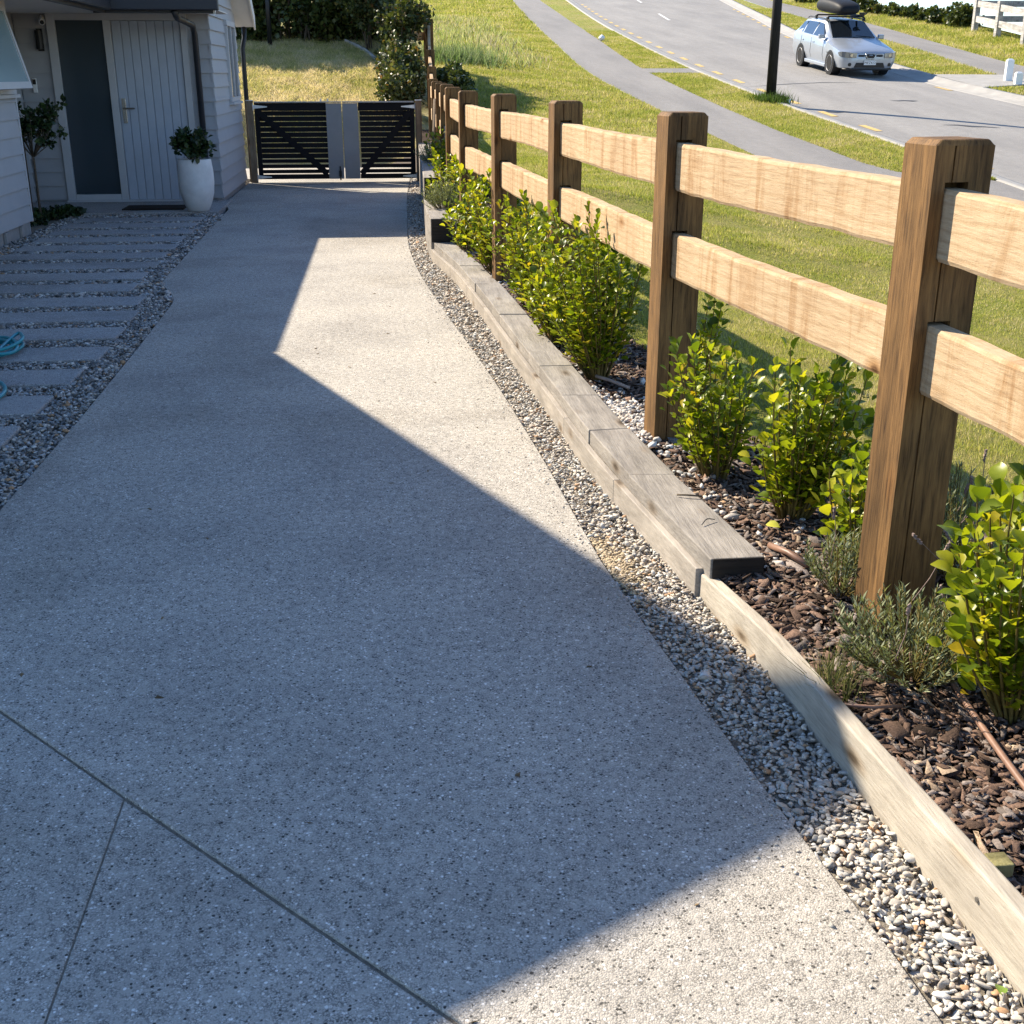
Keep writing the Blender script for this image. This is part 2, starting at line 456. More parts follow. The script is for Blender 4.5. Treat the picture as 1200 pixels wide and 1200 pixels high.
class MB:
    """collects geometry; build() links it as one mesh object"""
    def __init__(s):
        s.v, s.f, s.vals = [], [], []
    def add(s, verts, faces):
        o = len(s.v)
        s.v += [tuple(p) for p in verts]
        s.f += [tuple(i + o for i in f) for f in faces]
        return s
    def box(s, c, d, R=None):
        hx, hy, hz = d[0] / 2, d[1] / 2, d[2] / 2
        vs = [Vector((x, y, z)) for x in (-hx, hx) for y in (-hy, hy) for z in (-hz, hz)]
        if R is not None:
            vs = [R @ p for p in vs]
        vs = [p + Vector(c) for p in vs]
        return s.add(vs, [(0, 1, 3, 2), (4, 6, 7, 5), (0, 4, 5, 1), (2, 3, 7, 6), (0, 2, 6, 4), (1, 5, 7, 3)])
    def lohi(s, lo, hi):
        return s.box([(a + b) / 2 for a, b in zip(lo, hi)], [b - a for a, b in zip(lo, hi)])
    def prism(s, poly, a, b, axis='z'):
        n = len(poly)
        def pt(p, h):
            if axis == 'z': return (p[0], p[1], h)
            if axis == 'x': return (h, p[0], p[1])
            return (p[0], h, p[1])
        vs = [pt(p, a) for p in poly] + [pt(p, b) for p in poly]
        fs = [tuple(range(n))[::-1], tuple(range(n, 2 * n))] + [(i, (i + 1) % n, n + (i + 1) % n, n + i) for i in range(n)]
        return s.add(vs, fs)
    def tube(s, pts, r, n=8, caps=True):
        pts = [Vector(p) for p in pts]
        rs = r if isinstance(r, (list, tuple)) else [r] * len(pts)
        vs, fs = [], []
        up = None
        for i, p in enumerate(pts):
            t = (pts[min(i + 1, len(pts) - 1)] - pts[max(i - 1, 0)]).normalized()
            if up is None:
                a = t.orthogonal().normalized()
            else:
                a = (up - t * up.dot(t)).normalized()
            up = a
            bb = t.cross(a)
            for k in range(n):
                w = 2 * math.pi * k / n
                vs.append(p + (a * math.cos(w) + bb * math.sin(w)) * rs[i])
        for i in range(len(pts) - 1):
            for k in range(n):
                fs.append((i * n + k, i * n + (k + 1) % n, (i + 1) * n + (k + 1) % n, (i + 1) * n + k))
        if caps:
            fs.append(tuple(range(n))[::-1])
            fs.append(tuple((len(pts) - 1) * n + k for k in range(n)))
        return s.add(vs, fs)
    def lathe(s, prof, n=32, c=(0, 0, 0)):
        vs, fs = [], []
        for (r, z) in prof:
            for k in range(n):
                w = 2 * math.pi * k / n
                vs.append((c[0] + r * math.cos(w), c[1] + r * math.sin(w), c[2] + z))
        for i in range(len(prof) - 1):
            for k in range(n):
                fs.append((i * n + k, i * n + (k + 1) % n, (i + 1) * n + (k + 1) % n, (i + 1) * n + k))
        fs.append(tuple(range(n))[::-1])
        fs.append(tuple((len(prof) - 1) * n + k for k in range(n)))
        return s.add(vs, fs)
    def mesh(s, name):
        me = bpy.data.meshes.new(name)
        me.from_pydata([tuple(p) for p in s.v], [], s.f)
        me.update()
        return me
    def build(s, name, m, parent=None, smooth=False, bevel=0.0, world=False, loc=None, rot=None, seg=2):
        me = s.mesh(name)
        me.materials.append(m)
        bm = bmesh.new()
        bm.from_mesh(me)
        bmesh.ops.recalc_face_normals(bm, faces=bm.faces)
        bm.to_mesh(me)
        bm.free()
        o = bpy.data.objects.new(name, me)
        link(o, parent)
        if world and parent is not None:
            off = -Vector(parent.location)
            if parent.parent is not None:
                off -= Vector(parent.parent.location)
            o.location = off
        if loc is not None: o.location = loc
        if rot is not None: o.rotation_euler = rot
        if smooth:
            for p in me.polygons: p.use_smooth = True
        if bevel:
            bv = o.modifiers.new("bevel", 'BEVEL')
            bv.width = bevel
            bv.segments = seg
            bv.limit_method = 'ANGLE'
            bv.angle_limit = math.radians(40)
        return o

def np_mesh(name, V, F, mat_, parent=None, colors=None, rnd=None, smooth=False):
    """fast mesh from numpy arrays; F is (n,3) or (n,4)"""
    me = bpy.data.meshes.new(name)
    k = F.shape[1]
    me.vertices.add(len(V))
    me.vertices.foreach_set("co", V.astype(np.float32).ravel())
    me.loops.add(F.size)
    me.loops.foreach_set("vertex_index", F.astype(np.int32).ravel())
    me.polygons.add(len(F))
    me.polygons.foreach_set("loop_start", np.arange(0, F.size, k, dtype=np.int32))
    me.polygons.foreach_set("loop_total", np.full(len(F), k, dtype=np.int32))
    me.update(calc_edges=True)
    if smooth:
        me.polygons.foreach_set("use_smooth", np.ones(len(F), dtype=bool))
    if colors is not None:
        a = me.attributes.new("col", 'FLOAT_COLOR', 'POINT')
        c4 = np.concatenate([colors, np.ones((len(colors), 1))], 1).astype(np.float32)
        a.data.foreach_set("color", c4.ravel())
    if rnd is not None:
        a = me.attributes.new("rnd", 'FLOAT', 'POINT')
        a.data.foreach_set("value", rnd.astype(np.float32))
    me.materials.append(mat_)
    o = bpy.data.objects.new(name, me)
    link(o, parent)
    return o

def rot_mats(n, tilt, yaw=None):
    """random yaw about z then a random tilt (radians, sigma) about a random horizontal axis"""
    yaw = RNG.uniform(0, 2 * np.pi, n) if yaw is None else yaw
    ta = RNG.uniform(0, 2 * np.pi, n)
    tt = RNG.normal(0, tilt, n)
    cz, sz = np.cos(yaw), np.sin(yaw)
    Rz = np.zeros((n, 3, 3)); Rz[:, 0, 0] = cz; Rz[:, 0, 1] = -sz; Rz[:, 1, 0] = sz; Rz[:, 1, 1] = cz; Rz[:, 2, 2] = 1
    kx, ky = np.cos(ta), np.sin(ta)
    c, s_ = np.cos(tt), np.sin(tt)
    R = np.zeros((n, 3, 3))
    R[:, 0, 0] = c + kx * kx * (1 - c); R[:, 0, 1] = kx * ky * (1 - c); R[:, 0, 2] = ky * s_
    R[:, 1, 0] = kx * ky * (1 - c); R[:, 1, 1] = c + ky * ky * (1 - c); R[:, 1, 2] = -kx * s_
    R[:, 2, 0] = -ky * s_; R[:, 2, 1] = kx * s_; R[:, 2, 2] = c
    return R @ Rz

def ico(sub):
    bm = bmesh.new()
    bmesh.ops.create_icosphere(bm, subdivisions=sub, radius=1.0)
    V = np.array([v.co[:] for v in bm.verts]); F = np.array([[v.index for v in f.verts] for f in bm.faces])
    bm.free()
    return V, F

def scatter(name, pts, templates, scales, R, mat_, colors, parent=None, smooth=False):
    """join copies of template meshes: pts (n,3), scales (n,3), R (n,3,3), colors (n,3)"""
    n = len(pts)
    which = RNG.integers(0, len(templates), n)
    Vs, Fs, Cs = [], [], []
    off = 0
    for t, (TV, TF) in enumerate(templates):
        idx = np.nonzero(which == t)[0]
        if len(idx) == 0: continue
        P = TV[None] * scales[idx][:, None, :]
        P = np.einsum('nij,nkj->nki', R[idx], P) + pts[idx][:, None, :]
        Vs.append(P.reshape(-1, 3))
        Fs.append((TF[None] + (np.arange(len(idx)) * len(TV))[:, None, None]).reshape(-1, TF.shape[1]) + off)
        Cs.append(np.repeat(colors[idx], len(TV), 0))
        off += len(idx) * len(TV)
    return np_mesh(name, np.concatenate(Vs), np.concatenate(Fs), mat_, parent, np.concatenate(Cs), smooth=smooth)

def stones(sub, k=6):
    out = []
    V, F = ico(sub)
    for _ in range(k):
        d = RNG.normal(0, 0.13, V.shape)
        w = np.sin(V @ RNG.normal(0, 2.2, (3, 3)) + RNG.uniform(0, 6, 3)) * 0.10
        Q = V + (0.8 * d if sub == 1 else 0.12 * d) + 0.7 * w
        for _k in range(7):
            nn = RNG.normal(0, 1, 3); nn /= np.linalg.norm(nn)
            ex = np.maximum(0, Q @ nn - RNG.uniform(0.45, 0.85))
            Q = Q - 0.92 * ex[:, None] * nn
        out.append((Q * 1.12, F))
    return out
STONE1, STONE2 = stones(1, 8), stones(2, 14)

def chips(k=8):
    out = []
    for _ in range(k):
        n = RNG.integers(5, 7)
        a = np.sort(RNG.uniform(0, 2 * np.pi, n)); r = RNG.uniform(0.6, 1.1, n)
        ring = np.stack([np.cos(a) * r, np.sin(a) * r], 1)
        top = np.concatenate([ring * RNG.uniform(0.75, 1, (n, 1)), RNG.uniform(0.2, 1.1, (n, 1))], 1)
        bot = np.concatenate([ring, RNG.uniform(-1, -0.3, (n, 1))], 1)
        bend = lambda p: np.concatenate([p[:, :2], p[:, 2:] + 0.9 * p[:, :1] ** 2 * RNG.uniform(-1, 1)], 1)
        V = bend(np.concatenate([top, bot, [[0, 0, 0.7]]]))
        F = [[i, (i + 1) % n, 2 * n] for i in range(n)]
        for i in range(n):
            j = (i + 1) % n
            F += [[i, n + i, n + j], [i, n + j, j]]
        out.append((V, np.array(F)))
    return out
CHIP = chips()

def interp(tab):
    xs = [p[0] for p in tab]; ys = [p[1] for p in tab]
    return lambda y: np.interp(y, xs, ys)

def smooth_interp(tab):
    """monotone-ish smooth curve through (y, value) points"""
    xs = np.array([p[0] for p in tab], float); ys = np.array([p[1] for p in tab], float)
    m = np.gradient(ys, xs)
    def f(y):
        y = np.asarray(y, float)
        yc = np.clip(y, xs[0], xs[-1])
        i = np.clip(np.searchsorted(xs, yc) - 1, 0, len(xs) - 2)
        h = xs[i + 1] - xs[i]; t = (yc - xs[i]) / h
        h00 = 2 * t**3 - 3 * t**2 + 1; h10 = t**3 - 2 * t**2 + t; h01 = -2 * t**3 + 3 * t**2; h11 = t**3 - t**2
        r = h00 * ys[i] + h10 * h * m[i] + h01 * ys[i + 1] + h11 * h * m[i + 1]
        r = r + np.where(y < xs[0], (y - xs[0]) * m[0], 0) + np.where(y > xs[-1], (y - xs[-1]) * m[-1], 0)
        return r
    return f

# ================================================================== THE SETTING
POSTS = [(1.70, 1.16), (1.448, 3.02), (1.20, 4.88), (1.04, 6.99), (0.89, 9.02), (0.765, 11.03), (0.75, 13.05), (0.79, 15.1),
         (0.825, 17.1), (0.85, 19.1), (0.875, 21.2), (0.95, 23.2), (1.0, 25.0), (1.07, 27.0), (1.10, 29.0)]
PTOP = [1.37, 1.445, 1.455, 1.455, 1.46, 1.455, 1.465, 1.475, 1.475, 1.485, 1.515, 1.72, 2.04, 2.68, 2.95]
fence_x = interp([(y, x) for x, y in POSTS])
edge_x = lambda y: fence_x(y) + np.interp(y, [0, 20, 24], [0.42, 0.40, 0.12]) + 0.03 * np.sin(np.asarray(y) * 2.3)
timber_x = smooth_interp([(0.3, 1.2), (1.62, 1.115), (2.38, 1.06), (2.87, 1.03), (3.4, 0.97), (4.61, 0.84), (5.76, 0.775), (6.87, 0.715),
                          (8.49, 0.63), (9.52, 0.56), (10.87, 0.415), (12.6, 0.42), (14.3, 0.45), (19.2, 0.56)])
drive_r = smooth_interp([(-1.0, 1.02), (0.7, 0.985), (1.56, 0.95), (2.16, 0.87), (2.87, 0.79), (3.57, 0.72), (4.82, 0.66), (6.32, 0.57),
                         (8.49, 0.39), (10.2, 0.27), (11.73, 0.22), (14, 0.25), (16.28, 0.29), (20.8, 0.45), (22.6, 0.5)])
bed_z = interp([(0, 0.075), (9.6, 0.10), (10.9, 0.16), (11.3, 0.30), (12.5, 0.33), (12.9, 0.50), (20, 0.56), (22, 0.62), (25, 0.85), (27, 1.45), (29, 1.70), (33, 2.1), (45, 3.1), (70, 5.5), (140, 12.6)])
PZ = lambda y: -1.48 + 0.1 * np.asarray(y, float)
path_l = smooth_interp([(-6, 8.6), (8, 6.9), (16.28, 6.0), (19.2, 5.77), (21.4, 5.62), (24.1, 5.45), (29.6, 5.2), (40, 5.57), (67, 7.04), (110, 10.4)])
path_r = interp([(-6, 9.9), (16.6, 8.66), (16.9, 8.2), (17.2, 7.5), (18.0, 7.27), (19.7, 7.12), (21.4, 6.97), (24.1, 6.85), (27.5, 6.76), (31.4, 6.72), (36, 6.92), (41.7, 7.25), (50, 7.62), (67, 8.51), (110, 12.0)])
kerb_l = smooth_interp([(-6, 10.3), (16.6, 9.05), (20.3, 8.85), (24.9, 8.55), (31.6, 8.4), (42.9, 8.7), (67, 10.3), (110, 14.5)])
kerb_r = smooth_interp([(-6, 15.5), (20, 14.3), (25.6, 13.75), (29, 13.5), (32.5, 13.65), (43.9, 14.75), (53.6, 16.4), (68.4, 18.95), (110, 27)])
path2_l = smooth_interp([(-6, 17.5), (25, 15.6), (30.4, 15.6), (37.2, 16.6), (40.3, 16.95), (54.9, 18.3), (68.5, 20.0), (110, 28.4)])
path2_r = smooth_interp([(-6, 19.2), (25, 17.3), (32.5, 17.45), (42.1, 18.7), (49.5, 19.75), (61.9, 20.9), (68.7, 21.45), (110, 30)])
crest_x = smooth_interp([(-6, 21.5), (30, 20.8), (38, 21.0), (44, 22.0), (52, 22.9), (60, 23.3), (70, 26), (110, 36)])

def strip(name, fl, fr, fz, ys, nx, m, label, cat, kind="structure", thick=0.0):
    """a sheet between two boundary curves x=fl(y), x=fr(y), height fz(x, y)"""
    ys = np.asarray(ys)
    t = np.linspace(0, 1, nx + 1)
    X = fl(ys)[:, None] * (1 - t) + fr(ys)[:, None] * t
    Y = np.repeat(ys[:, None], nx + 1, 1)
    Z = fz(X, Y)
    V = np.stack([X, Y, Z], -1).reshape(-1, 3)
    i = np.arange(len(ys) - 1)[:, None] * (nx + 1) + np.arange(nx)[None]
    F = np.stack([i, i + 1, i + nx + 2, i + nx + 1], -1).reshape(-1, 4)
    o = np_mesh(name, V, F, m, smooth=True)
    return tag(o, label, cat, kind=kind)

def wob(x, y, a, s):
    return a * (np.sin(x * 1.7 * s + 0.6 * y * s) * np.cos(y * 1.3 * s - x * 0.4 * s) + 0.5 * np.sin(x * 4.1 * s + 1.0) * np.sin(y * 3.3 * s))

def lawn_z(x, y):
    e, p = edge_x(y), path_l(y)
    t = np.clip((x - e) / (p - e), 0, 1)
    s = t * t * (3 - 2 * t)
    return bed_z(y) * (1 - s) + PZ(y) * s + wob(x, y, 0.02, 1.0) * np.minimum(1, 6 * t) * np.minimum(1, 6 * (1 - t))

YS = np.concatenate([np.arange(-6, 40, 0.4), np.arange(40, 111, 2.0)])
BIG = np.array([-400, -400, 400, 400.0])
tag(np_mesh("ground", np.array([[-600, -600, -9], [600, -600, -9], [600, 600, -9], [-600, 600, -9.0]]), np.array([[0, 1, 2, 3]]), M['earth']),
    "dark earth lying below and beyond the whole hillside", "ground", kind="structure")
tag(np_mesh("house_ground", np.array([[-30, -8, -0.12], [1.35, -8, -0.12], [1.35, 22.7, -0.12], [-30, 22.7, -0.12]]), np.array([[0, 1, 2, 3]]), M['earth']),
    "packed earth under the house and the driveway", "ground", kind="structure")
LZ = -0.004
strip("lawn", edge_x, path_l, lawn_z, YS, 14, M['lawn'], "mown lawn between the timber fence and the street footpath", "lawn")
strip("footpath", path_l, path_r, lambda x, y: PZ(y) + 0.004, YS, 4, M['path'], "grey concrete footpath running uphill beside the lawn", "footpath")
strip("verge", path_r, lambda y: kerb_l(y) - 0.39, lambda x, y: PZ(y), YS, 6, M['lawn'], "narrow grass verge between the lawn's footpath and the road", "verge")
strip("road", lambda y: kerb_l(y) + 0.14, lambda y: kerb_r(y) - 0.14,
      lambda x, y: PZ(y) - 0.10 + 0.05 * np.sin(np.pi * np.clip((x - kerb_l(y)) / (kerb_r(y) - kerb_l(y)), 0, 1)), YS, 10, M['road'],
      "grey chip seal road climbing the hill past the car", "road")
def kerb(name, f, sgn, label):
    prof = [(-0.40, -0.2), (-0.395, 0.012), (-0.27, 0.012), (-0.17, -0.05), (0.10, -0.088), (0.15, -0.095), (0.155, -0.3)]
    ys = YS
    V = []
    for d, z in prof:
        V.append(np.stack([f(ys) + sgn * d, ys, PZ(ys) + z], -1))
    V = np.stack(V, 1).reshape(-1, 3)
    k = len(prof)
    i = np.arange(len(ys) - 1)[:, None] * k + np.arange(k - 1)[None]
    F = np.stack([i, i + 1, i + k + 1, i + k], -1).reshape(-1, 4)
    tag(np_mesh(name, V, F, M['concrete']), label, "kerb", kind="structure")
kerb("kerb", kerb_l, 1, "concrete kerb and channel along the lawn side of the road")
kerb("kerb", kerb_r, -1, "concrete kerb and channel on the car's side of the road")
strip("verge", lambda y: kerb_r(y) + 0.39, path2_l, lambda x, y: PZ(y), YS, 6, M['lawn'], "grass verge between the parked side of the road and far footpath", "verge")
strip("footpath", path2_l, path2_r, lambda x, y: PZ(y) + 0.004, YS, 4, M['path'], "concrete footpath behind the silver car", "footpath")
strip("lawn", path2_r, crest_x, lambda x, y: PZ(y) + 0.25 * np.clip((x - path2_r(y)) / 4, 0, 1), YS, 8, M['lawn'], "grass strip below the far hedge and pale rail fence", "lawn")
strip("hill", crest_x, lambda y: crest_x(y) + 60, lambda x, y: PZ(y) + 0.25 - 0.30 * (x - crest_x(y)), YS, 6, M['lawn'], "grassy hillside falling away behind the far hedge", "hill")

def bank_z(x, y):
    b = np.interp(y, [22.3, 22.5, 23.2, 25, 28, 30, 34, 70, 140], [-0.03, 0.10, 0.98, 1.50, 2.20, 2.5, 2.9, 5.5, 12.6])
    e = edge_x(y)
    t = np.clip((x - (e - 1.2)) / 1.2, 0, 1)
    s = t * t * (3 - 2 * t)
    return b * (1 - s) + bed_z(y) * s + wob(x, y, 0.03, 1.2) * (1 - t)
strip("bank", lambda y: np.full_like(y, -25.0), edge_x, bank_z, np.concatenate([np.arange(22.3, 34, 0.3), np.arange(34, 111, 2.0)]), 60, M['bank'],
      "dry yellow grass bank rising behind the black gates", "bank")

# channel and crossing slabs, markings
def flat_on_hill(name, poly, lift, m, label, cat, parent=None):
    V = np.array([[x, y, float(PZ(y)) + lift] for x, y in poly])
    n = len(V)
    V = np.concatenate([V, V - np.array([0, 0, 0.06])])
    mb = MB()
    mb.add(V, [tuple(range(n)), tuple(range(2 * n - 1, n - 1, -1))] + [(i, n + i, n + (i + 1) % n, (i + 1) % n) for i in range(n)])
    o = mb.build(name, m, parent)
    if label: tag(o, label, cat, kind="structure")
    return o
flat_on_hill("drain_channel", [(6.7, 30.9), (8.06, 30.85), (8.06, 31.95), (6.7, 31.9)], 0.008, M['path'], "short concrete channel crossing the verge to the kerb", "channel")
flat_on_hill("vehicle_crossing", [(13.88, 27.6), (15.75, 28.4), (15.75, 30.3), (13.88, 30.4)], 0.02, M['concrete'], "pale concrete vehicle crossing beside the car's front wheel", "crossing")

road_mark = thing("road_markings", "broken yellow edge lines and white centre line painted on the road", "road marking", (0, 0, 0))
road_mark["kind"] = "structure"
def road_z(x, y):
    kl, kr = float(kerb_l(y)), float(kerb_r(y))
    return float(PZ(y)) - 0.10 + 0.05 * math.sin(math.pi * min(1, max(0, (x - kl) / (kr - kl)))) + 0.006
def dash(fx, y0, ln, w, m, name):
    mb = MB()
    V = []
    for k in range(4):
        y = y0 + ln * k / 3
        for s in (-1, 1):
            x = fx(y) + s * w / 2
            V.append((x, y, road_z(x, y)))
    mb.add(V, [(2 * k, 2 * k + 1, 2 * k + 3, 2 * k + 2) for k in range(3)])
    mb.build(name, m, road_mark)
for k in range(28):
    dash(lambda y: float(kerb_l(y)) + 0.30, 12.1 + 1.93 * k, 0.75, 0.13, M['yellowpaint'], "yellow_dash")
for k in range(18):
    y = 27.9 + 1.93 * k
    if 29.8 < y < 33.5: continue
    dash(lambda y: float(kerb_r(y)) - 0.30, y, 0.75, 0.13, M['yellowpaint'], "yellow_dash")
for y0 in (52, 66):
    dash(lambda y: (float(kerb_l(y)) + float(kerb_r(y))) / 2 - 0.6, y0, 4.5, 0.11, M['whitepaint'], "white_dash")
def seal(pts, w):  # dark road strips: tar patches, plus one painted lamp shadow
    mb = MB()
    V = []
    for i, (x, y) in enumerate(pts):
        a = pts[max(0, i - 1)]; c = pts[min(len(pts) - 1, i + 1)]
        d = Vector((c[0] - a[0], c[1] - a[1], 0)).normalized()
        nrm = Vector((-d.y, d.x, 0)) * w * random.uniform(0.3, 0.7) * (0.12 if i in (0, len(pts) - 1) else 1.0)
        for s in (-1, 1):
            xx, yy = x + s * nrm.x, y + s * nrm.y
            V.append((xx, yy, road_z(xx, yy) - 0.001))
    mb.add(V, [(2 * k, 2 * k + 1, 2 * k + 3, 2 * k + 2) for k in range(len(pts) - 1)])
    mb.build("tar_and_shadow", M['tar_shadow'], road_mark)
seal([(10.5, 22.25), (10.75, 22.2), (10.95, 22.0), (11.15, 21.95), (11.4, 21.8)], 0.14)  # shadow of the lamp head, painted in tar colour
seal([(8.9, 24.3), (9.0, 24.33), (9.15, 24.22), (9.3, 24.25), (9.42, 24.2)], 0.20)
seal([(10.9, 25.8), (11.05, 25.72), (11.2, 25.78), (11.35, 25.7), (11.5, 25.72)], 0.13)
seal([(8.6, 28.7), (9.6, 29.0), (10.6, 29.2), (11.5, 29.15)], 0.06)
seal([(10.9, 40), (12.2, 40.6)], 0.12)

# ------------------------------------------------------------------ driveway
drive = thing("driveway", "long exposed aggregate concrete driveway leading to the black gates", "driveway", (0, 0, 0))
drive["kind"] = "structure"
ry = np.concatenate([np.arange(0.75, 22.6, 0.5), [22.6]])
right_edge = [(float(drive_r(y)), float(y)) for y in ry]
left_edge = [(-6, 22.6), (-6, 20.0), (-2.1, 20.0), (-2.1, 16.2), (-1.96, 15.45), (-1.90, 12.6), (-1.85, 10.2), (-1.835, 9.9), (-1.79, 9.7), (-1.66, 9.28), (-1.615, 9.1), (-1.60, 8.9), (-1.59, 8.6), (-1.56, 7.2), (-1.54, 5.72), (-1.545, 3.40)]
seam = [(-1.08, 2.9), (-0.66, 2.445), (0.08, 1.66)]
def slab(poly, name, m, top=0.0):
    mb = MB()
    mb.prism(poly, -0.11, top)
    return mb.build(name, m, drive, bevel=0.0035)
slab(right_edge + left_edge + seam, "concrete_slab", M['drive'])
off = 0.0045
sh = lambda p: (p[0] - off, p[1] - off)
slab([sh((-1.545, 3.40)), sh((-1.08, 2.9)), sh((-0.6618, 2.449)), (-0.668, -1.0), (-2.6, -1.0), (-2.6, 3.38)], "concrete_slab", M['slab'], -0.006)
slab([sh((-0.6585, 2.4425)), sh((0.08, 1.66)), sh((0.985, 0.69)), (1.0, -1.0), (-0.6645, -1.0)], "concrete_slab", M['slab'], -0.006)

mb = MB()
mb.add([(-1.56, 3.42, -0.0075), (1.02, 0.66, -0.0075), (1.0, 0.64, -0.0075), (-1.58, 3.40, -0.0075)], [(3, 2, 1, 0)])
mb.build("joint_filler", M['grit'], drive)
mb = MB()
mb.add([(-0.672, 2.45, -0.0085), (-0.672, -1.0, -0.0085), (-0.655, -1.0, -0.0085), (-0.655, 2.45, -0.0085)], [(0, 1, 2, 3)])
mb.build("joint_filler", M['grit'], drive)

# ------------------------------------------------------------------ path of concrete strips left of the driveway
paving = thing("paving", "stepping path of concrete strips set in pebbles before the door", "paving", (0, 0, 0))
paving["kind"] = "structure"
def drive_l(y):
    return float(np.interp(y, [3.4, 5.72, 8.6, 9.1, 9.28, 9.7, 9.9, 15.45, 16.2], [-1.545, -1.54, -1.59, -1.615, -1.66, -1.79, -1.835, -1.96, -2.1]))
gaps = [5.17 + 0.592 * k for k in range(17)]
PAVERS = []
for k in range(16):
    a, b2 = gaps[k] + 0.12, gaps[k + 1] - 0.115
    jx = random.uniform(-0.03, 0.02)
    x1 = min(drive_l(a), drive_l(b2)) - 0.17 + jx
    if k < 2: x1 -= 0.04
    PAVERS.append((-3.55, x1, a, b2))
    mb = MB()
    mb.lohi((-3.55, a, -0.1), (x1, b2, 0.012 + random.uniform(-0.003, 0.003)))
    mb.build("paver", M['paver'], paving, bevel=0.008)
mb = MB()
mb.lohi((-4.5, 14.9, -0.1), (-2.02, 16.32, 0.03))
mb.build("porch_slab", M['paver'], paving, bevel=0.008)

def cam_d(x, y):
    return math.hypot(x, y)

def pebble_colors(n, base=(0.44, 0.40, 0.345), spread=0.18, dark=0.04):
    v = np.clip(RNG.normal(1, spread, (n, 1)), 0.35, 1.7)
    c = np.array(base)[None] * v
    warm = RNG.uniform(-0.10, 0.12, (n, 1))
    c = c * np.concatenate([1 + warm, np.ones((n, 1)), 1 - warm], 1)
    k = RNG.uniform(0, 1, n) < dark
    c[k] *= 0.45
    w = RNG.uniform(0, 1, n) < 0.10
    c[w] = np.array([0.60, 0.57, 0.52]) * RNG.uniform(0.85, 1.1, (w.sum(), 1))
    o = RNG.uniform(0, 1, n) < 0.03
    c[o] = np.array([0.40, 0.24, 0.13])
    return np.clip(c, 0.02, 0.8)

def gravel_strip(name, y0, y1, dens, size, templates, label, z0=-0.03, layers=0.028):
    n = int((y1 - y0) * 0.30 * dens)
    y = RNG.uniform(y0, y1, n)
    l, r = drive_r(y) + 0.004, timber_x(y) - 0.004
    u = RNG.uniform(0, 1, n)
    x = l + (r - l) * u
    keep = RNG.uniform(0, 0.34, n) < (r - l)
    x, y, u = x[keep], y[keep], u[keep]
    n = len(x)
    z = z0 + RNG.uniform(0, layers, n) + 0.014 * u
    s = RNG.lognormal(math.log(size), 0.28, n)
    S = np.stack([s * RNG.uniform(0.8, 1.45, n), s * RNG.uniform(0.6, 1.0, n), s * RNG.uniform(0.28, 0.5, n)], 1)
    o = scatter(name, np.stack([x, y, z], 1), templates, S, rot_mats(n, 0.42), M['pebble'], pebble_colors(n), smooth=True)
    return tag(o, label, "gravel", kind="stuff")
def gz(x, y): return np.full_like(x, -0.014)
strip("gravel_base", drive_r, lambda y: timber_x(y) + 0.02, gz, np.arange(0.3, 20.8, 0.25), 4, M['grit'], "sandy fines under the pebble drain strip", "gravel base")
gravel_strip("gravel", 0.9, 2.35, 19000, 0.0072, STONE2, "grey pebbles by the pale edging board at the near end of the drain strip")
gravel_strip("gravel", 2.35, 3.6, 17000, 0.0075, STONE1, "grey pebbles beside the upper part of the pale edging board")
gravel_strip("gravel", 3.6, 7.5, 11000, 0.0088, STONE1, "grey pebbles along the weathered sleepers in the drain strip")
gravel_strip("gravel", 7.5, 20.2, 4200, 0.0125, STONE1, "far pebbles of the drain strip towards the gates")

# pebbles between the path strips
def left_pebbles(y0, y1, dens, size, label):
    n = int((y1 - y0) * 2.3 * dens)
    y = RNG.uniform(y0, y1, n)
    x = RNG.uniform(-3.75, -1.5, n)
    dl = np.array([drive_l(v) for v in y])
    ok = x < dl - 0.006
    for (a, b2, c, d) in PAVERS:
        ok &= ~((x > a - 0.0) & (x < b2 + 0.004) & (y > c - 0.004) & (y < d + 0.004))
    ok &= y < 14.93
    x, y = x[ok], y[ok]
    n = len(x)
    s = RNG.lognormal(math.log(size), 0.28, n)
    S = np.stack([s * RNG.uniform(0.8, 1.4, n), s * RNG.uniform(0.6, 1.0, n), s * RNG.uniform(0.35, 0.65, n)], 1)
    z = -0.022 + RNG.uniform(0, 0.026, n)
    o = scatter("gravel", np.stack([x, y, z], 1), STONE1, S, rot_mats(n, 0.5), M['pebble'], pebble_colors(n, (0.31, 0.30, 0.285), 0.4, 0.12), smooth=True)
    tag(o, label, "gravel", kind="stuff")
left_pebbles(3.4, 9.0, 5600, 0.0105, "dark pebbles between the nearer path strips beside the driveway")
left_pebbles(9.0, 15.0, 2400, 0.0155, "dark pebbles between the farther path strips near the door")
tag(np_mesh("gravel_base", np.array([[-3.8, 3.3, -0.024], [-1.4, 3.3, -0.024], [-1.8, 15.0, -0.024], [-4.6, 15.0, -0.024]]), np.array([[0, 1, 2, 3]]), M['grit']),
    "fines under the pebbles between the path strips", "gravel base", kind="structure")

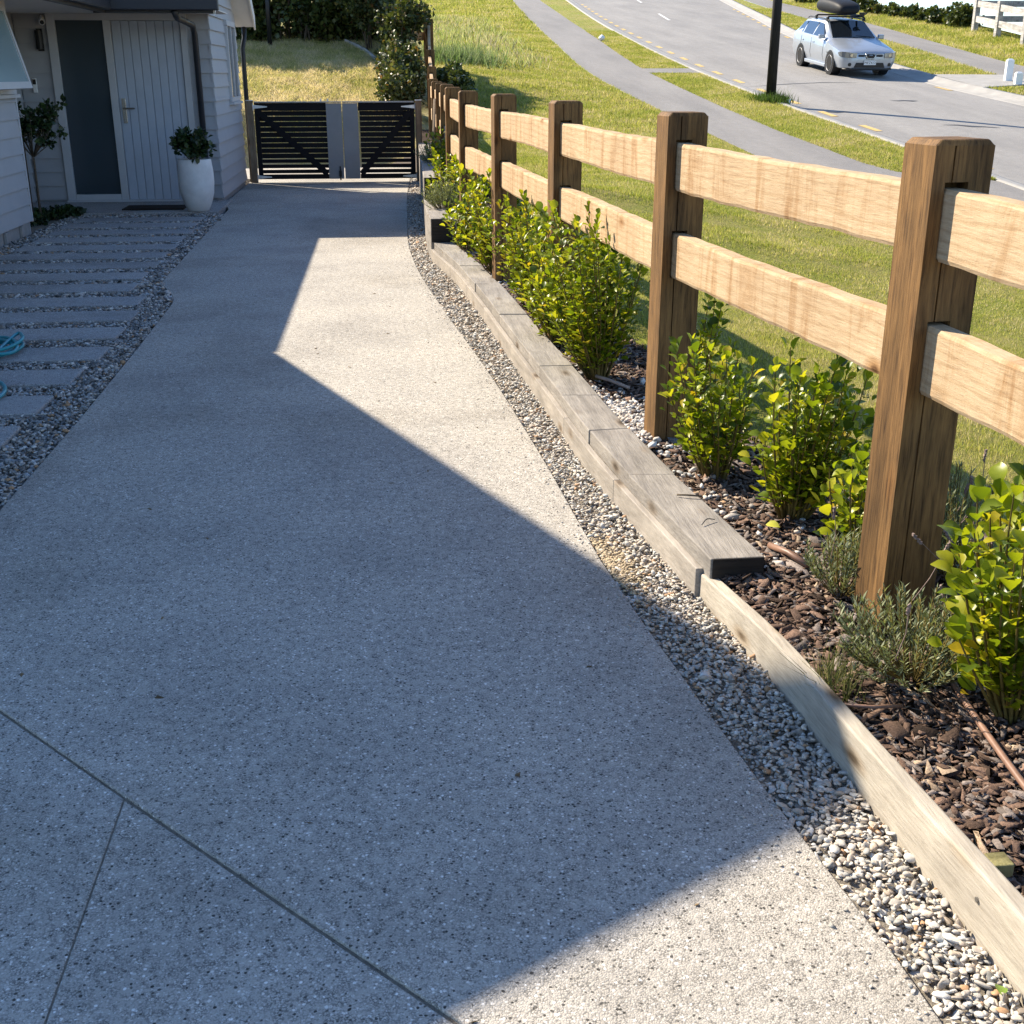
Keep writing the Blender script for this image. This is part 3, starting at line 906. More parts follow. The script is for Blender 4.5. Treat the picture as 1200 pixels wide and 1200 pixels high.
n = 420
y = RNG.uniform(1.2, 12.0, n); x = drive_r(y) - np.abs(RNG.normal(0, 0.05, n)) - 0.004
s = RNG.uniform(0.002, 0.006, n)
tag(scatter("loose_grit", np.stack([x, y, np.full(n, 0.0015)], 1), STONE1, np.stack([s * 1.2, s, s * 0.5], 1), rot_mats(n, 0.2), M['pebble'], pebble_colors(n), smooth=True), "loose grit strewn on the slab beside the drain strip", "grit", kind="stuff")
n = 70
y = RNG.uniform(1.5, 13.0, n); x = RNG.uniform(-1.4, 0.6, n)
ok = x < drive_r(y) - 0.02
x, y = x[ok], y[ok]; n = len(x); s = RNG.uniform(0.004, 0.011, n)
tag(scatter("leaf_litter", np.stack([x, y, np.full(n, 0.002)], 1), CHIP, np.stack([s * 1.5, s * 0.8, s * 0.12], 1), rot_mats(n, 0.1), M['mulch'], np.array([0.16, 0.11, 0.06]) * RNG.uniform(0.5, 1.6, (n, 1))), "few bits of dry litter scattered over the driveway", "litter", kind="stuff")

# ------------------------------------------------------------------ garden bed
def bed_top(x, y):
    return bed_z(y) + wob(x, y, 0.010, 5.0) - 0.012
strip("garden_bed", lambda y: timber_x(y) + 0.03, lambda y: edge_x(y) + 0.06, bed_top, np.arange(-0.5, 22.6, 0.12), 10, M['soil'], "dark soil bed running under the timber fence", "garden bed")

def mulch(name, y0, y1, dens, size, label):
    n = int((y1 - y0) * 0.9 * dens)
    y = RNG.uniform(y0, y1, n)
    l, r = timber_x(y) + 0.055, edge_x(y) + 0.02
    back = (y > 3.36)
    l = l + np.where(back, 0.14, 0)
    x = l + (r - l) * RNG.uniform(0, 1, n) ** 1.15
    z = bed_top(x, y) + RNG.uniform(0.0, 0.022, n)
    s = RNG.lognormal(math.log(size), 0.35, n)
    S = np.stack([s * RNG.uniform(0.9, 2.0, n), s * RNG.uniform(0.45, 0.9, n), s * RNG.uniform(0.08, 0.18, n)], 1)
    base = np.array([0.125, 0.080, 0.058])
    c = base[None] * np.clip(RNG.normal(1, 0.5, (n, 1)), 0.25, 2.6)
    g = RNG.uniform(0, 1, n)
    c[g < 0.25] = np.array([0.20, 0.165, 0.145]) * RNG.uniform(0.6, 1.5, ((g < 0.25).sum(), 1))
    pale = g > 0.94
    c[pale] = np.array([0.36, 0.27, 0.19]) * RNG.uniform(0.7, 1.2, (pale.sum(), 1))
    o = scatter(name, np.stack([x, y, z], 1), CHIP, S, rot_mats(n, 0.38), M['mulch'], np.clip(c, 0.008, 0.5))
    return tag(o, label, "mulch", kind="stuff")
mulch("bark_mulch", 0.8, 4.4, 5200, 0.0148, "brown bark chips over the near end of the garden bed")
mulch("bark_mulch", 4.4, 9.0, 2400, 0.0165, "brown bark chips in the bed behind the sleepers")
mulch("bark_mulch", 9.0, 20.0, 900, 0.022, "bark chips in the far stepped part of the bed")
# pale pebbles that spilled into the bed
n = 1500
y = np.concatenate([RNG.normal(5.15, 0.22, 1000), RNG.uniform(3.4, 9.5, 500)])
l = timber_x(y) + 0.19
x = l + np.abs(RNG.normal(0.02, 0.13, n))
x = np.minimum(x, edge_x(y))
s = RNG.lognormal(math.log(0.0115), 0.3, n)
tag(scatter("spilled_pebbles", np.stack([x, y, bed_top(x, y) + 0.016 + RNG.uniform(0, 0.012, n)], 1), STONE1,
            np.stack([s * 1.2, s * 0.9, s * 0.55], 1), rot_mats(n, 0.5), M['pebble'], pebble_colors(n, (0.48, 0.45, 0.42), 0.3, 0.1), smooth=True),
    "pale pebbles spilled among the bark chips behind the sleepers", "pebbles", kind="stuff")
# sandy patch where pebbles are thin
n = 900
y = RNG.normal(3.72, 0.12, n); x = drive_r(y) + np.abs(RNG.normal(0.0, 0.05, n)) + 0.01
tag(scatter("sand", np.stack([x, y, np.full(n, -0.006) + RNG.uniform(0, 0.008, n)], 1), STONE1, np.stack([RNG.uniform(0.003, 0.012, n), RNG.uniform(0.003, 0.012, n), RNG.uniform(0.002, 0.004, n)], 1),
            rot_mats(n, 0.2), M['pebble'], np.array([0.42, 0.33, 0.21]) * RNG.uniform(0.8, 1.15, (n, 1)), smooth=True), "tan sand washed against the driveway edge", "sand", kind="stuff")

# ------------------------------------------------------------------ grass
def blades(name, n, xy, z, hgt, wid, cols, label, lean=0.35, cat="grass"):
    """n triangular blades"""
    x, y = xy
    a = RNG.uniform(0, 2 * np.pi, n)
    h = hgt * RNG.lognormal(0, 0.3, n)
    w = wid * RNG.uniform(0.7, 1.3, n)
    dx, dy = np.cos(a), np.sin(a)
    lx, ly = RNG.normal(0, lean, n) * h, RNG.normal(0, lean, n) * h
    b1 = np.stack([x - dx * w, y - dy * w, z - 0.006], 1)
    b2 = np.stack([x + dx * w, y + dy * w, z - 0.006], 1)
    t = np.stack([x + lx, y + ly, z + h], 1)
    V = np.stack([b1, b2, t], 1).reshape(-1, 3)
    F = np.arange(3 * n).reshape(-1, 3)
    v = np.clip(RNG.normal(1, 0.22, (n, 1)), 0.45, 1.7)
    pick = RNG.uniform(0, 1, n)
    patch = np.zeros(n)
    for wl, am in ((3.1, 0.30), (1.7, 0.28), (0.9, 0.26), (0.45, 0.24), (0.23, 0.2), (0.12, 0.16)):
        for _ in range(2):
            th = RNG.uniform(0, 6.28)
            patch += am * np.sin((x * math.cos(th) + y * math.sin(th)) * 6.28 / wl + 1.3 * np.sin((x - y) * 3.0 / wl) + RNG.uniform(0, 6.28))
    patch = np.clip(0.5 + 0.55 * patch, 0, 1)
    pick = np.clip(0.55 * pick + 0.45 * patch, 0, 0.999)
    C = np.array(cols)[(pick * len(cols)).astype(int)] * v
    C = np.repeat(C, 3, 0)
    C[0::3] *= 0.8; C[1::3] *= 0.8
    return tag(np_mesh(name, V, F, M['blade'], colors=C), label, cat, kind="stuff")
GCOL = [(0.20, 0.25, 0.03), (0.30, 0.34, 0.045), (0.40, 0.405, 0.065), (0.48, 0.445, 0.095), (0.58, 0.50, 0.18), (0.68, 0.56, 0.30)]
def lawn_pts(n, y0, y1, x_hi=None):
    y = RNG.uniform(y0, y1, n)
    e, p = edge_x(y) - 0.02, path_l(y) - 0.01
    if x_hi: p = np.minimum(p, e + x_hi)
    x = e + (p - e) * RNG.uniform(0, 1, n)
    return x, y
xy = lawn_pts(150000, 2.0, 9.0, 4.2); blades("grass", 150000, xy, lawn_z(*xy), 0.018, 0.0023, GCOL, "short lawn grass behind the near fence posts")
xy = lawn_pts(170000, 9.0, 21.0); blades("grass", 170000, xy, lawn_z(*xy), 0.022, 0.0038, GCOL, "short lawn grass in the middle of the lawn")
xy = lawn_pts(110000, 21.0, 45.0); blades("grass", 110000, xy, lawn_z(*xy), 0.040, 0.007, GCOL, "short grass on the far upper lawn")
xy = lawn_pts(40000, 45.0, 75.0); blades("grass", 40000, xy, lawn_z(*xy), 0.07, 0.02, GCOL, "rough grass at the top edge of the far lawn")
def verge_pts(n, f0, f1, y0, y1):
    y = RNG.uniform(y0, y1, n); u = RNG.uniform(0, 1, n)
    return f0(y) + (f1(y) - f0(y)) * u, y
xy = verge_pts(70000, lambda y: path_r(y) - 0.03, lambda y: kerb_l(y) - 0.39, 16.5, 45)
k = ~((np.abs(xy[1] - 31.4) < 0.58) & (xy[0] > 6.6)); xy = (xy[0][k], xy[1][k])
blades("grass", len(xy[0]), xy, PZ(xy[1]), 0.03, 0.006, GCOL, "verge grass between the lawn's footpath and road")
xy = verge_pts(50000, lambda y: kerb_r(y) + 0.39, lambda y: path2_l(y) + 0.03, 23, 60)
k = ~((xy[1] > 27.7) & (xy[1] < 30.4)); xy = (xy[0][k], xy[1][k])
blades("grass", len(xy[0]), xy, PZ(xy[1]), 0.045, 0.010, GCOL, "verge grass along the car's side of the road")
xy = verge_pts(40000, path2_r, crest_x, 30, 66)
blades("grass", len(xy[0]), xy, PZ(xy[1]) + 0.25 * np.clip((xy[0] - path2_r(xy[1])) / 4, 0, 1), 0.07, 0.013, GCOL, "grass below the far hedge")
# dark tuft at the lamp post
n = 1500
xy = (RNG.normal(8.15, 0.16, n), RNG.normal(25.38, 0.22, n))
blades("grass", n, xy, PZ(xy[1]), 0.13, 0.008, [(0.05, 0.10, 0.012), (0.09, 0.15, 0.02)], "taller green tuft round the foot of the lamp post")
# dry bank grass, combed downhill
n = 120000
y = 22.6 + 6.9 * RNG.uniform(0, 1, n); x = RNG.uniform(-4.8, 0.55, n)
blades("grass", n, (x, y), bank_z(x, y), 0.05, 0.006, [(0.36, 0.38, 0.08), (0.56, 0.51, 0.16), (0.70, 0.59, 0.27), (0.78, 0.65, 0.36), (0.82, 0.69, 0.42)], "dry combed grass on the bank behind the gates", 0.9)
# rank long grass up the hill
n = 6000
y = 31 + 20 * RNG.uniform(0, 1, n); x = edge_x(y) + 0.1 + RNG.uniform(0, 1, n) ** 1.5 * 3.0 + 0.25 * np.sin(y * 2.1)
blades("long_grass", n, (x, y), lawn_z(x, y), 0.15, 0.018, [(0.22, 0.30, 0.05), (0.36, 0.40, 0.10), (0.46, 0.46, 0.17), (0.52, 0.46, 0.24), (0.46, 0.36, 0.24)], "rank pale long grass at the top of the lawn", 0.45)
n = 1800
y = 31.2 + RNG.normal(0, 0.6, n); x = edge_x(y) + 0.7 + RNG.normal(0, 0.5, n)
blades("long_grass", n, (x, y), lawn_z(x, y), 0.26, 0.016, [(0.12, 0.19, 0.05), (0.18, 0.24, 0.08), (0.26, 0.31, 0.13)], "dark clump of tall grass casting shade on the lawn", 0.4)

# ================================================================== TIMBER FENCE
fence = thing("timber_fence", "brown post and rail timber fence running along the garden bed", "fence", (1.43, 3.02, 0))
FL = Vector(fence.location)
PW, PD = 0.165, 0.15
def post_mesh(h, z_up, z_lo, rail_h):
    """square post with a drying crack, mortises in the near face and a chamfered top; base at z=0"""
    mb = MB()
    ch = 0.015
    xs = [-PW / 2, -0.046, -0.030, -0.025, 0.020, PW / 2]
    zs = [0, z_lo - 0.006, z_lo + rail_h + 0.006, z_up - 0.006, z_up + rail_h + 0.006, h - ch]
    y0 = -PD / 2
    def dep(i, j):
        if i in (1, 2, 3) and j in (1, 3): return 0.055
        if i == 2: return 0.014
        return 0.0
    nx, nz = len(xs) - 1, len(zs) - 1
    for i in range(nx):
        for j in range(nz):
            d = dep(i, j)
            y = y0 + d
            mb.add([(xs[i], y, zs[j]), (xs[i + 1], y, zs[j]), (xs[i + 1], y, zs[j + 1]), (xs[i], y, zs[j + 1])], [(0, 1, 2, 3)])
            if i + 1 < nx and abs(dep(i + 1, j) - d) > 1e-6:
                e = y0 + dep(i + 1, j)
                mb.add([(xs[i + 1], y, zs[j]), (xs[i + 1], e, zs[j]), (xs[i + 1], e, zs[j + 1]), (xs[i + 1], y, zs[j + 1])], [(0, 1, 2, 3)])
            if j + 1 < nz and abs(dep(i, j + 1) - d) > 1e-6:
                e = y0 + dep(i, j + 1)
                mb.add([(xs[i], y, zs[j + 1]), (xs[i + 1], y, zs[j + 1]), (xs[i + 1], e, zs[j + 1]), (xs[i], e, zs[j + 1])], [(0, 1, 2, 3)])
    a, b, t = PW / 2, PD / 2, h - ch
    mb.add([(-a, -b, 0), (-a, b, 0), (-a, b, t), (-a, -b, t)], [(0, 1, 2, 3)])
    mb.add([(a, -b, 0), (a, b, 0), (a, b, t), (a, -b, t)], [(3, 2, 1, 0)])
    mb.add([(-a, b, 0), (a, b, 0), (a, b, t), (-a, b, t)], [(0, 1, 2, 3)])
    c = ch
    top = [(-a, -b, t), (a, -b, t), (a, b, t), (-a, b, t), (-a + c, -b + 0.004, h), (a - c, -b + 0.004, h), (a - c, b - 0.004, h), (-a + c, b - 0.004, h)]
    mb.add(top, [(0, 1, 5, 4), (1, 2, 6, 5), (2, 3, 7, 6), (3, 0, 4, 7), (4, 5, 6, 7)])
    return mb

def rail_obj(p, q, w, h, thick, seed):
    """sawn rail from p to q (world centre points)"""
    p, q = Vector(p), Vector(q)
    d = q - p
    L = d.length
    n = 26
    r = random.Random(seed)
    ph = [r.uniform(0, 6.28) for _ in range(6)]
    V, Fc = [], []
    prof = [(-0.5, -0.44), (-0.42, -0.5), (0.42, -0.5), (0.5, -0.44), (0.5, 0.44), (0.42, 0.5), (-0.42, 0.5), (-0.5, 0.44)]
    m = len(prof)
    for i in range(n + 1):
        y = L * i / n
        e1 = 0.004 * math.sin(2.1 * y + ph[0]) + 0.0012 * math.sin(17 * y + ph[1]) + r.uniform(-0.0012, 0.0012)
        e2 = 0.004 * math.sin(2.6 * y + ph[2]) + 0.0015 * math.sin(19 * y + ph[3]) + r.uniform(-0.0015, 0.0015)
        bw = 0.003 * math.sin(3.7 * y + ph[4])
        for (a, c) in prof:
            V.append((a * thick + bw, y, c * h + (e1 if c > 0 else e2)))
    for i in range(n):
        for k in range(m):
            Fc.append((i * m + k, i * m + (k + 1) % m, (i + 1) * m + (k + 1) % m, (i + 1) * m + k))
    Fc.append(tuple(range(m))[::-1]); Fc.append(tuple(n * m + k for k in range(m)))
    mb = MB(); mb.add(V, Fc)
    rz = math.atan2(-d.x, d.y); rx = math.asin(d.z / L)
    return mb.build("rail", M['rail'], fence, loc=p - FL, rot=(rx, 0, rz))

RH = 0.18
for i, (x, y) in enumerate(POSTS):
    x1, y1 = POSTS[min(i + 1, len(POSTS) - 1)]; x0, y0 = POSTS[max(i - 1, 0)]
    if i < len(POSTS) - 1:
        yaw = math.atan2(-(x1 - x), y1 - y)
    base = float(bed_z(y)) - 0.15
    h = PTOP[i] - base
    mb = post_mesh(h, h - 0.29, h - 0.645, RH)
    mb.build("post", M['post'], fence, loc=Vector((x, y, base)) - FL, rot=(0, random.uniform(-0.006, 0.006), yaw + random.uniform(-0.02, 0.02)), bevel=0.003, seg=1)
    if i < len(POSTS) - 1:
        d = Vector((x1 - x, y1 - y, 0)).normalized(); nr = Vector((d.y, -d.x, 0))
        for off in (0.2075, 0.5625):
            a = Vector((x, y, PTOP[i] - off)) + nr * -0.013 + d * 0.03
            b = Vector((x1, y1, PTOP[i + 1] - off + (0.0))) + nr * -0.013 - d * 0.035
            rail_obj(a, b, 0, RH, 0.058, i * 7 + int(off * 10))
# corner run of the fence turning across the hill
tx, ty = POSTS[-1]
for k in range(1, 3):
    px_ = tx - 2.0 * k
    base = float(bank_z(np.array([px_]), np.array([ty + 0.3 * k]))[0]) - 0.1
    top = PTOP[-1] + 0.05 * k
    post_mesh(top - base, top - base - 0.29, top - base - 0.645, RH).build("post", M['post'], fence, loc=Vector((px_, ty + 0.1 * k, base)) - FL, rot=(0, 0, 1.45))
for off in (0.2075, 0.5625):
    rail_obj((tx, ty + 0.02, PTOP[-1] - off), (tx - 4.0, ty + 0.2, PTOP[-1] + 0.1 - off), 0, RH, 0.055, 99)

# ================================================================== BED EDGING
edging = thing("garden_edging", "low retaining edge of grey sleepers and a pale board", "garden edging", (0.97, 3.4, 0))
EL = Vector(edging.location)
def curve_block(name, m, y0, y1, x_in, x_out, z0, z1, seg=1, bevel=0.004, ztop=None, wobble=0.0, skew=(0, 0)):
    mb = MB()
    ys = [y0 + (y1 - y0) * i / seg for i in range(seg + 1)]
    V, Fc = [], []
    for y in ys:
        a = float(timber_x(y))
        t = ztop(y) if ztop else z1
        V += [(a + x_in, y, z0), (a + x_out, y, z0), (a + x_out, y, t + random.uniform(-wobble, wobble)), (a + x_in, y, t + random.uniform(-wobble, wobble))]
    for i in range(seg):
        o = 4 * i
        for k in range(4):
            Fc.append((o + k, o + (k + 1) % 4, o + 4 + (k + 1) % 4, o + 4 + k))
    Fc.append((0, 3, 2, 1)); o = 4 * seg; Fc.append((o, o + 1, o + 2, o + 3))
    V = [Vector(p) - EL for p in V]
    for q in (1, 2): V[q].y += skew[0]
    for q in (4 * seg + 1, 4 * seg + 2): V[q].y += skew[1]
    mb.add(V, Fc)
    return mb.build(name, m, edging, bevel=bevel)
y = 3.35
sk = 0.0
while y < 10.86:
    ln = random.choice([0.34, 0.6, 0.85, 1.1, 1.4])
    y2 = min(10.86, y + ln)
    if 10.86 - y2 < 0.15: y2 = 10.86
    j = random.uniform(-0.004, 0.004)
    sk2 = random.uniform(-0.025, 0.025) if y2 < 10.86 else 0.0
    curve_block("sleeper", M['sleeper'], y, y2 - 0.0012, 0.014 + j, 0.19 + j, 0.0, 0.158 + random.uniform(-0.003, 0.003), wobble=0.001, skew=(sk, sk2))
    y = y2; sk = sk2
y = 3.405
while y < 10.86:
    y2 = min(10.86, y + random.choice([0.9, 1.2, 1.6]))
    if 10.86 - y2 < 0.3: y2 = 10.86
    curve_block("retaining_board", M['fascia_board'], y, y2 - 0.003, -0.014, 0.0115, -0.06, 0.101, seg=4, bevel=0.003)
    y = y2
curve_block("edging_board", M['board'], 0.2, 3.40, 0.0, 0.043, -0.06, 0.13, seg=24, bevel=0.005,
            ztop=lambda y: float(np.interp(y, [0.2, 1.6, 1.9, 2.4, 2.9, 3.4], [0.17, 0.15, 0.14, 0.128, 0.115, 0.085])), wobble=0.001)
for (a, b2, z1) in ((10.868, 11.75, 0.37), (11.755, 12.6, 0.37), (12.606, 14.7, 0.59), (14.706, 17.0, 0.59), (17.006, 19.1, 0.59)):
    curve_block("sleeper", M['sleeper'], a, b2, -0.012, 0.185, -0.05, z1, seg=2, bevel=0.006)
for (yy, zz0, zz1, xa, xb) in ((3.350, 0.01, 0.156, 0.018, 0.186), (10.868, 0.16, 0.366, -0.006, 0.18), (12.606, 0.375, 0.585, -0.006, 0.18)):  # thin plates that paint the shade onto the near sleeper ends
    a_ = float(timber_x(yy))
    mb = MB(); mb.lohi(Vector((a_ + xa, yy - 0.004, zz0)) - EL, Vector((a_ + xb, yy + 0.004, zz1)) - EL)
    tag(mb.build("end_grain_shade", M['endgrain_shade'], edging, bevel=0.002), "sawn end of the sleeper with its shade painted dark")
mb = MB(); mb.tube([Vector((1.099, 1.78, 0.085)) - EL + Vector((0.001, 0, 0)), Vector((1.099, 1.78, 0.085)) - EL + Vector((0.02, 0, 0))], 0.0055, 10)
mb.build("screw", M['screw'], edging)
mb = MB(); mb.box((0, 0, 0), (0.05, 0.62, 0.03), Euler((0.28, 0, 0.12)).to_matrix())
mb.build("brace_board", M['sleeper'], edging, loc=Vector((0.66, 10.95, 0.26)) - EL)

peg = thing("garden_peg", "short square olive timber peg behind the pale edging board", "peg", (1.185, 1.86, 0))
mb = MB(); mb.prism([(-0.022, -0.022), (0.022, -0.022), (0.022, 0.022), (-0.022, 0.022)], -0.05, 0.115)
mb.build("stake", M['stakewood'], peg, bevel=0.003)

# pipes, sticks and litter in the bed
def tube_thing(name, pts, r, m, label, cat, n=8):
    mb = MB(); mb.tube(pts, r, n)
    o = mb.build(name, m, smooth=True)
    return tag(o, label, cat)
def arc(pts, k=6):
    """Catmull-Rom through points"""
    P = [Vector(p) for p in pts]
    P = [P[0] * 2 - P[1]] + P + [P[-1] * 2 - P[-2]]
    out = []
    for i in range(1, len(P) - 2):
        for j in range(k):
            t = j / k
            out.append(0.5 * ((2 * P[i]) + (P[i + 1] - P[i - 1]) * t + (2 * P[i - 1] - 5 * P[i] + 4 * P[i + 1] - P[i + 2]) * t * t + (3 * P[i] - P[i - 1] - 3 * P[i + 1] + P[i + 2]) * t ** 3))
    out.append(P[-2])
    return out
tube_thing("irrigation_pipe", arc([(1.47, 2.75, 0.085), (1.415, 2.46, 0.105), (1.375, 2.12, 0.108), (1.35, 1.7, 0.105), (1.34, 1.2, 0.1)]), 0.0085, M['pipe'], "brown drip pipe lying on bark under the nearest shrub", "pipe")
tube_thing("irrigation_pipe", arc([(1.11, 6.42, 0.08), (1.055, 6.40, 0.125), (1.025, 6.18, 0.128), (1.05, 5.92, 0.125), (1.12, 5.80, 0.12), (1.20, 5.72, 0.10)]), 0.009, M['palepipe'], "faded curved drip pipe beside the second post's shrub", "pipe")
tube_thing("stick", [(1.245, 3.55, 0.112), (1.28, 3.46, 0.12), (1.315, 3.37, 0.112)], 0.011, M['pipe'], "reddish brown stick on bark in front of the shrubs", "stick")
tube_thing("stick", [(1.10, 2.50, 0.108), (1.17, 2.475, 0.112), (1.25, 2.485, 0.105)], 0.005, M['pipe'], "thin brown stick lying beside the lavender", "stick")
tube_thing("twig", [(1.015, 3.93, 0.166), (1.05, 3.915, 0.169), (1.10, 3.90, 0.168), (1.105, 3.91, 0.16)], 0.0035, M['bark'], "pale twig lying across the sleeper edge", "twig")
tube_thing("twig", arc([(1.03, 3.63, 0.164), (1.055, 3.66, 0.172), (1.085, 3.67, 0.166)]), 0.0018, M['black'], "black crooked twig on top of the end sleeper", "twig")
tube_thing("twig", arc([(0.93, 6.20, 0.163), (0.95, 6.12, 0.168), (0.97, 6.1, 0.164)]), 0.006, M['bark'], "dark bit of bark on the sleepers near the curved pipe", "twig")

# ================================================================== HOUSE
house = thing("house", "grey weatherboard house with recessed porch and pale front door", "house", (-3.0, 15.0, 0))
def hp(mb, name, m, parent=house, **kw):
    return mb.build(name, m, parent, world=True, **kw)
def wall(lo, hi, name="wall", m='weatherboard'):
    mb = MB(); mb.lohi(lo, hi)
    return hp(mb, name, M[m])
EXP = 0.172
def boards(parent, p0, p1, z0, z1, nrm, clip=None):
    """lapped weatherboards on a vertical plane from p0 to p1 (x,y), outward normal nrm"""
    nz = int(math.ceil((z1 - z0) / EXP))
    n = Vector((nrm[0], nrm[1], 0))
    for k in range(nz):
        a, b = z0 + k * EXP, min(z1, z0 + (k + 1) * EXP) + 0.018
        if not clip:
            q0, q1 = Vector((*p0, 0)), Vector((*p1, 0))
        else:
            r = clip(a)
            if r is None: continue
            q0, q1 = Vector((*r[0], 0)), Vector((*r[1], 0))
        zz = Vector((0, 0, 1))
        vs = []
        for q in (q0, q1):
            vs += [q + zz * a, q + n * 0.034 + zz * (a - 0.006), q + n * 0.034 + zz * (a + 0.004), q + n * 0.010 + zz * b, q + zz * b]
        mb = MB()
        mb.add(vs, [(0, 1, 2, 3, 4), (9, 8, 7, 6, 5)] + [(i, 5 + i, 5 + (i + 1) % 5, (i + 1) % 5) for i in range(5)])
        hp(mb, "weatherboard", M['weatherboard'], parent)
# near wing
w1 = wall((-9, 3.9, -0.1), (-3.80, 13.36, 2.42))
mb = MB(); mb.lohi((-8.9, 4.0, -0.1), (-3.79, 13.30, 0.13)); hp(mb, "foundation", M['foundation'])
for yy in (12.35, 12.9): 
    mb = MB(); mb.lohi((-3.785, yy, -0.1), (-3.76, yy + 0.11, 0.11)); hp(mb, "pile", M['foundation'])
boards(w1, (-3.80, 4.0), (-3.80, 13.37), 0.125, 1.36, (1, 0))
boards(w1, (-3.80, 4.0), (-3.80, 11.70), 1.36, 2.3, (1, 0))
mb = MB(); mb.lohi((-3.80, 13.31, 1.38), (-3.755, 13.385, 2.3)); hp(mb, "corner_trim", M['trim'], w1)
mb = MB(); mb.lohi((-3.80, 13.36, 0.11), (-3.77, 13.40, 2.42)); hp(mb, "corner_trim", M['trim'], w1)
win = MB(); win.lohi((-3.79, 11.75, 1.40), (-3.74, 13.30, 1.47)); win.lohi((-3.79, 11.75, 2.24), (-3.74, 13.30, 2.31)); win.lohi((-3.79, 13.22, 1.473), (-3.74, 13.298, 2.237)); win.lohi((-3.79, 11.75, 1.473), (-3.74, 11.83, 2.237))
wf = hp(win, "window", M['trim'], bevel=0.003)
mb = MB(); mb.lohi((-3.785, 11.83, 1.47), (-3.775, 13.22, 2.24)); hp(mb, "pane", M['glass_window'], wf)
mb = MB(); mb.lohi((-3.80, 11.7, 1.365), (-3.715, 13.36, 1.398)); hp(mb, "sill", M['trim'], wf)
# open awning sash hinged at its head
R = Matrix.Rotation(math.radians(-13.5), 3, 'Y')
piv = Vector((-3.735, 0, 2.23))
def sash_box(lo, hi):
    c = Vector([(a + b) / 2 for a, b in zip(lo, hi)]); d = [b - a for a, b in zip(lo, hi)]
    rel = Vector((c.x, 0, c.z)); rel = R @ rel
    m_ = MB(); m_.box((piv.x + rel.x, c.y, piv.z + rel.z), d, R)
    return m_
sash = sash_box((0, 11.86, -0.80), (0.035, 13.12, -0.735))
for lo, hi in (((0, 11.86, -0.06), (0.035, 13.12, 0)), ((0, 13.065, -0.735), (0.035, 13.12, -0.06)), ((0, 11.86, -0.735), (0.035, 11.91, -0.06))):
    t = sash_box(lo, hi); sash.add(t.v, t.f)
so = hp(sash, "open_sash", M['trim'], wf)
hp(sash_box((0.010, 11.91, -0.735), (0.022, 13.065, -0.06)), "sash_pane", M['glass_sash'], wf)

# recess and entry wing
w2 = wall((-9, 13.37, -0.1), (-4.53, 16.4, 2.42))
boards(w2, (-4.53, 13.40), (-4.53, 16.27), 0.06, 2.3, (1, 0))
w3 = wall((-9, 16.33, -0.1), (-2.15, 19.25, 2.42))
mb = MB(); mb.lohi((-8.9, 16.31, -0.1), (-2.14, 19.22, 0.06)); hp(mb, "foundation", M['foundation'])
boards(w3, (-4.50, 16.33), (-4.10, 16.33), 0.06, 2.3, (0, -1))
boards(w3, (-2.40, 16.33), (-2.125, 16.33), 0.06, 2.3, (0, -1))
# gable side wall of the entry wing
gable = MB(); gable.prism([(16.36, 2.3), (19.25, 2.3), (19.25, 2.42), (17.09, 3.86), (16.36, 3.36)], -2.4, -2.151, 'x'); hp(gable, "gable_wall", M['weatherboard'])
def side_clip(z):
    zt = z + EXP
    y0, y1 = 16.30, 19.27
    if zt > 2.4:
        y1 = min(y1, 19.4 - (zt - 2.32) / 0.684); y0 = max(y0, 14.78 + (zt - 2.3) / 0.684)
    if y1 - y0 < 0.1: return None
    return ((-2.15, y0), (-2.15, y1))
boards(w3, None, None, 0.06, 3.6, (1, 0), side_clip)
mb = MB()
for lo, hi in (((-2.14, 17.85, 1.22), (-2.085, 18.85, 1.285)), ((-2.14, 17.85, 2.22), (-2.085, 18.85, 2.29)), ((-2.14, 17.85, 1.288), (-2.085, 17.92, 2.217)), ((-2.14, 18.78, 1.288), (-2.085, 18.85, 2.217)), ((-2.14, 18.32, 1.288), (-2.088, 18.37, 2.217))):
    mb.lohi(lo, hi)
wf2 = hp(mb, "window", M['trim'], bevel=0.003)
for a, b2 in ((17.92, 18.32), (18.37, 18.78)):
    mb = MB(); mb.lohi((-2.12, a, 1.285), (-2.108, b2, 2.22)); hp(mb, "pane", M['glass_window'], wf2)
mb = MB(); mb.lohi((-2.14, 17.80, 1.185), (-2.06, 18.90, 1.217)); hp(mb, "sill", M['trim'], wf2)
# door frame, side light and door
mb = MB()
for lo, hi in (((-4.10, 16.255, 0.03), (-4.0, 16.34, 2.30)), ((-4.0, 16.257, 2.22), (-2.40, 16.34, 2.30)), ((-3.42, 16.258, 0.031), (-3.33, 16.34, 2.219)), ((-3.998, 16.259, 0.031), (-3.422, 16.34, 0.12)), ((-2.48, 16.256, 0.03), (-2.40, 16.34, 2.218))):
    mb.lohi(lo, hi)
df = hp(mb, "door_frame", M['trim'], bevel=0.004)
mb = MB(); mb.lohi((-4.0, 16.30, 0.12), (-3.42, 16.315, 2.22)); hp(mb, "side_light", M['glass_frost'])
door = MB(); door.lohi((-3.33, 16.312, 0.04), (-2.48, 16.34, 2.219)); dr = hp(door, "door", M['doorpaint'])
xs = [-3.325, -3.21, -3.105, -3.0, -2.895, -2.79, -2.685, -2.575, -2.485]
for k in range(8):
    mb = MB(); mb.lohi((xs[k] + 0.0035, 16.29, 0.045), (xs[k + 1] - 0.0035, 16.313, 2.215)); hp(mb, "plank", M['doorpaint'], dr, bevel=0.004)
mb = MB(); mb.lohi((-3.295, 16.278, 1.0), (-3.245, 16.289, 1.30)); hp(mb, "handle_plate", M['chrome'], dr, bevel=0.003)
